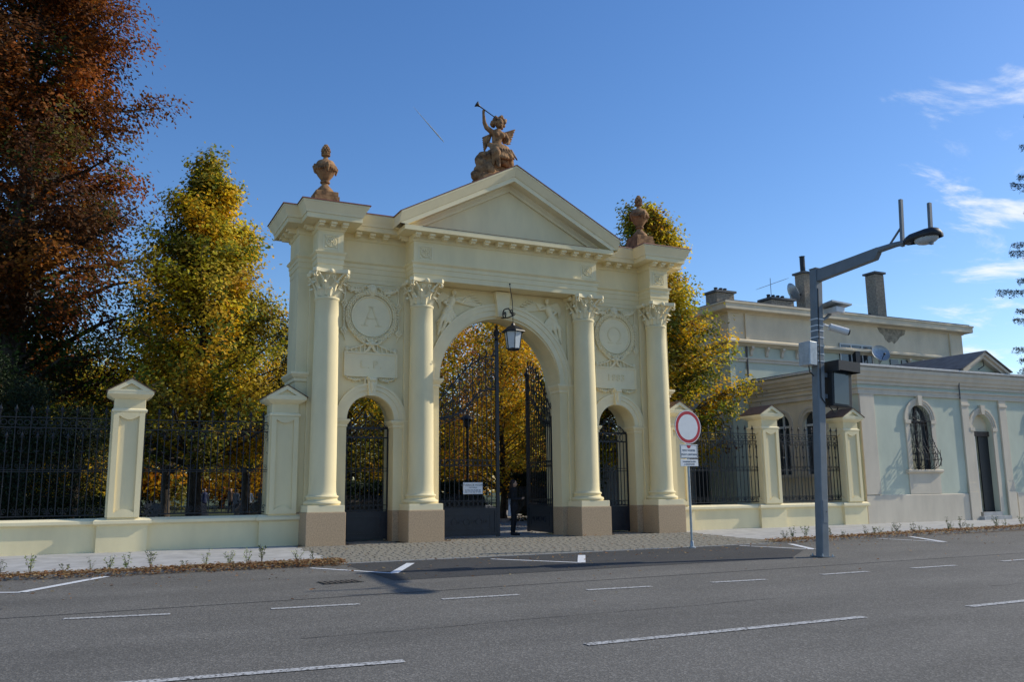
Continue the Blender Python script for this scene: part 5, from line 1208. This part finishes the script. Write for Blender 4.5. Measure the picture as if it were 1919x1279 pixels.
# dark yews and hedge
def yew(x, y, H, r0, lab, seed, nb=70):
    return tree(lab, 'shrub', x, y, H, .25, lambda t, az: r0*(1-t*.8)*(.85+.2*math.sin(az*4+t*8)), nb, 7, 46, .10, [(.012,.026,.010),(.02,.035,.012),(.03,.04,.012)], seed, .14, .28, .1, name='yew', group='dark yews behind the fence', leafm='needle', aspect=.25, twig=False)
yew(-14.4,4.6,5.6,2.6,'tall dark yew with drooping sprays at the edge behind the fence',61,110); yew(-11.6,5.6,4.0,2.0,'dense black green yew directly behind the free standing pillar',62); yew(-12.9,4.0,4.4,1.9,'added black green yew standing in for tree shade in the outer fence bay',65,90); yew(-17.5,6.5,7.5,3.2,'broad dark yew outermost behind the fence under the beech',63,110)  # yew in the outer bay is added, its dark mass replaces tree shade
yew(-5.2,7.0,7.3,.9,'slim dark columnar yew between the lime tree and the gate end',64,70)
def hedge(x0, y0, x1, y1, h_, lab, seed):
    rng = np.random.default_rng(seed); n_ = int(900*math.hypot(x1-x0,y1-y0)*h_); t = rng.random(n_)
    o = empty('hedge', (x0,y0,0), 0, lab, 'hedge', 'clipped hedges in the park')
    P = np.stack([(x1-x0)*t+rng.normal(0,.3,n_), (y1-y0)*t+rng.normal(0,.3,n_), h_*(1-rng.random(n_)**2.2)+rng.normal(0,.08,n_)],1); P[:,2] = np.abs(P[:,2])
    c = inst('foliage', leaf_mesh('foliage', P, .12, np.clip(np.array([(.02,.034,.012)])*rng.uniform(.5,1.7,(n_,1)),0,1), rng, M['leaf']), o); c['kind'] = 'stuff'
    MB().tube([((x1-x0)*k/12,(y1-y0)*k/12,h_*.45) for k in range(13)], h_*.32, 8).build('stems', M['bark'], o)
hedge(-3.0,12.5,4.6,13.0,1.7,'dark hedge crossing behind the closed gate leaf',71); hedge(6.6,13.5,13,14.5,2.1,'dark hedge right of the walk behind the open leaf' .replace(' right of',' along'),72); hedge(-16,9.0,-9.6,10,1.2,'low dark hedge under the beech',73)
# off frame spruce reaching into the picture
def spruce(x, y, H, r0, seed):
    rng = np.random.default_rng(seed); root = empty('spruce_tree', (x,y,0), 0, 'dark spruce reaching into view with drooping branch tips against the sky', 'tree')
    MB().tube([(0,0,0),(0,0,H*.5),(0,0,H)], [.32,.2,.03], 8).build('trunk', M['bark'], root, 60)
    bb = MB(); cen = []
    for b in range(130):
        t = b/130; z = 2.5+t*(H-3); az = b*2.4; r = r0*(1-t)**.5*rng.uniform(.75,1.08); d = np.array([math.cos(az),math.sin(az),0])
        pts = [np.array([0,0,z])+d*r*f+np.array([0,0,-.9*f*(1-t)*1.2+.5*f**3]) for f in np.linspace(0,1,6)]
        bb.tube(pts, [.05,.04,.03,.02,.014,.008], 4, False)
        for f in np.linspace(.15,1,int(6+r*4)):
            q = np.array([np.interp(f,np.linspace(0,1,6),[p[k] for p in pts]) for k in range(3)])
            for sgn in (-1,1):
                side = np.array([-d[1],d[0],0])*sgn*(.25+.5*(1-f))*r*.28; m_ = 26
                g2 = rng.random((m_,1)); cen.append(q+side*g2+np.array([0,0,-.35])*g2*rng.uniform(.5,1.2)+rng.normal(0,.05,(m_,3)))
    bb.build('branches', M['bark'], root, kind='stuff'); cen = np.concatenate(cen)
    o = inst('crown', leaf_mesh('crown', cen, .15, np.array([(.02,.034,.014)])*rng.uniform(.5,1.6,(len(cen),1)), rng, M['needle'], .22, .3), root); o['kind'] = 'stuff'
spruce(40.0,6.0,27,6.0,81)
tree('small dark green tree peeping over the house roof beside the door gable', 'tree', 46.5, 24, 12.6, 3, dome(2.8), 60, 6, 36, .18, [DGRN,GRN,OLIVE], 84, .2, .4, .5, name='park_tree', twig=False)

# ------------------------------------------------------------------ planting strips, litter
def seedling_mesh(seed):
    g_ = random.Random(seed); mb = MB(); n_ = g_.randint(4,6)
    for k in range(n_):
        a = g_.random()*6.28; h_ = g_.uniform(.22,.46); lx, ly = math.cos(a)*g_.uniform(.05,.2), math.sin(a)*g_.uniform(.05,.2)
        mb.cur = 0; mb.tube([(0,0,0),(lx*.4,ly*.4,h_*.55),(lx,ly,h_)], [.006,.005,.003], 3)
        mb.cur = 1
        for q in range(15):
            f = g_.uniform(.3,1.05); p = Vector((lx*f,ly*f,h_*f)); d = Vector((g_.uniform(-1,1),g_.uniform(-1,1),g_.uniform(-.3,.7))).normalized()*g_.uniform(.045,.085); s_ = d.cross(Vector((g_.random(),g_.random(),1))).normalized()*.013
            mb.add([p,p+d*.5+s_,p+d,p+d*.5-s_], [(0,1,2,3)])
    return mb.mesh('seedling', [M['bark'], M['sprout']])
M['sprout'] = mat('sprout_leaf', (.17,.24,.07), .7, .3, 30, 0, col2=(.10,.13,.05), c2=(.30,.26,.10))
ORD = 'first second third fourth fifth sixth seventh eighth ninth tenth eleventh twelfth thirteenth fourteenth fifteenth sixteenth seventeenth eighteenth nineteenth twentieth twenty-first twenty-second twenty-third twenty-fourth twenty-fifth'.split()
sms = [seedling_mesh(s) for s in range(5)]
SL = [(-13.1,-3.6),(-12.57,-3.4),(-12.08,-3.7),(-11.57,-3.85),(-11.15,-3.7),(-10.77,-3.9),(-10.4,-4.05),(-10.08,-3.7),(-9.4,-3.9),(-8.88,-3.9),(-8.59,-3.7),(-8.15,-3.75),(-7.81,-3.65),(-7.1,-3.75),(-6.76,-4.0)]
SR = [(6.56,-3.9),(7.1,-3.7),(7.57,-3.75),(8.2,-3.8),(8.76,-3.6),(8.88,-3.85),(9.92,-3.6),(10.3,-3.75),(10.74,-3.55),(11.2,-3.6),(11.56,-3.45),(12.2,-3.5),(12.7,-3.3),(13.07,-3.4),(13.96,-3.3),(14.4,-3.1),(14.89,-3.15),(15.4,-3.0),(15.85,-3.05),(16.84,-2.95),(17.3,-2.7),(17.87,-2.8),(18.78,-2.6),(19.5,-2.5)]
for lst, lab, gp in ((SL,'%s spindly seedling from the sett paving in the strip before the cream wall','seedlings in the strip before the cream wall'),(SR,'%s spindly seedling from the sett paving in the strip before the green house','seedlings in the strip before the green house')):
    for i, (x, y) in enumerate(lst):
        s_ = random.uniform(.5,1.05); x += random.uniform(-.12,.12); y += random.uniform(-.1,.12); tag(inst('young_shrub', sms[i % 5], None, (x,y,gz(y)-.01), (0,0,random.random()*6.28), (s_,s_,s_)), lab % ORD[(len(lst)-1-i) if lst is SL else i], 'young shrub', gp)
sheet('planting_strip', strip(-60,-6.4,-4.40,-3.4), -.012, M['soil']); sheet('planting_strip', [[(6.15,-4.36),(60,.25),(60,1.0),(6.15,-3.62)]], -.012, M['soil'])
def litter(n_, fn, size, seed, name='leaf_litter', lift=.012):
    rng = np.random.default_rng(seed); P = np.array([fn(rng) for _ in range(n_)]); zz = np.array([gz(y) for y in P[:,1]])
    cen = np.c_[P, zz+lift+rng.random(n_)*.05]; pal = np.array([(.38,.20,.09),(.27,.13,.06),(.46,.30,.15),(.17,.09,.045),(.52,.40,.22)])
    me = leaf_mesh(name, cen, size, pal[rng.integers(0,5,n_)]*rng.uniform(.6,1.2,(n_,1)), rng, M['leaf'], .7, 0)
    v = np.empty(len(me.vertices)*3, np.float32); me.vertices.foreach_get('co', v); v = v.reshape(-1,4,3); c = v.mean(1,keepdims=True); v[:,:,2:] = c[:,:,2:]+(v[:,:,2:]-c[:,:,2:])*.3; me.vertices.foreach_set('co', v.ravel()); me.update()
    tag(inst(name, me), kind='stuff')
litter(6500, lambda r: ((-6.25-r.exponential(4.2) if r.random() < .7 else r.uniform(-20,-6.3)), -4.36+r.normal(0,.20)), .085, 1, lift=.045)
def rlit(r):
    x = 5.6+r.uniform(0,24); return (x, -4.30+(x-6)*.085+r.normal(0,.19))
litter(7500, rlit, .09, 2, lift=.045)
litter(900, lambda r: (-6.4-r.exponential(4), -4.66-abs(r.normal(0,.14))), .075, 7)
def rl2(r):
    x = 5.8+r.uniform(0,22); return (x, -4.62+(x-6)*.085-abs(r.normal(0,.14)))
litter(900, rl2, .075, 8)
litter(520, lambda r: (r.uniform(-13,14), -4.6-r.exponential(1.3)), .075, 3)
litter(220, lambda r: (r.uniform(-6.5,6), r.uniform(-4.3,.2)), .065, 4)
litter(5000, lambda r: (r.uniform(-16,16), r.uniform(2.3,30)), .11, 6)

# vapour trail high over the gate
a, b = (CAM.lerp(Vector(p), .18) for p in ((734,2118,1055),(827,2124,970)))
M['vapour'] = mat('vapour', (.42,.45,.5), 1, 0, 1, 0)
MB().tube([a.lerp(b,t) for t in (0,.2,.4,.6,.8,1)], [.04,.13,.2,.28,.36,.15], 8).build('vapour_trail', M['vapour'], kind='structure')
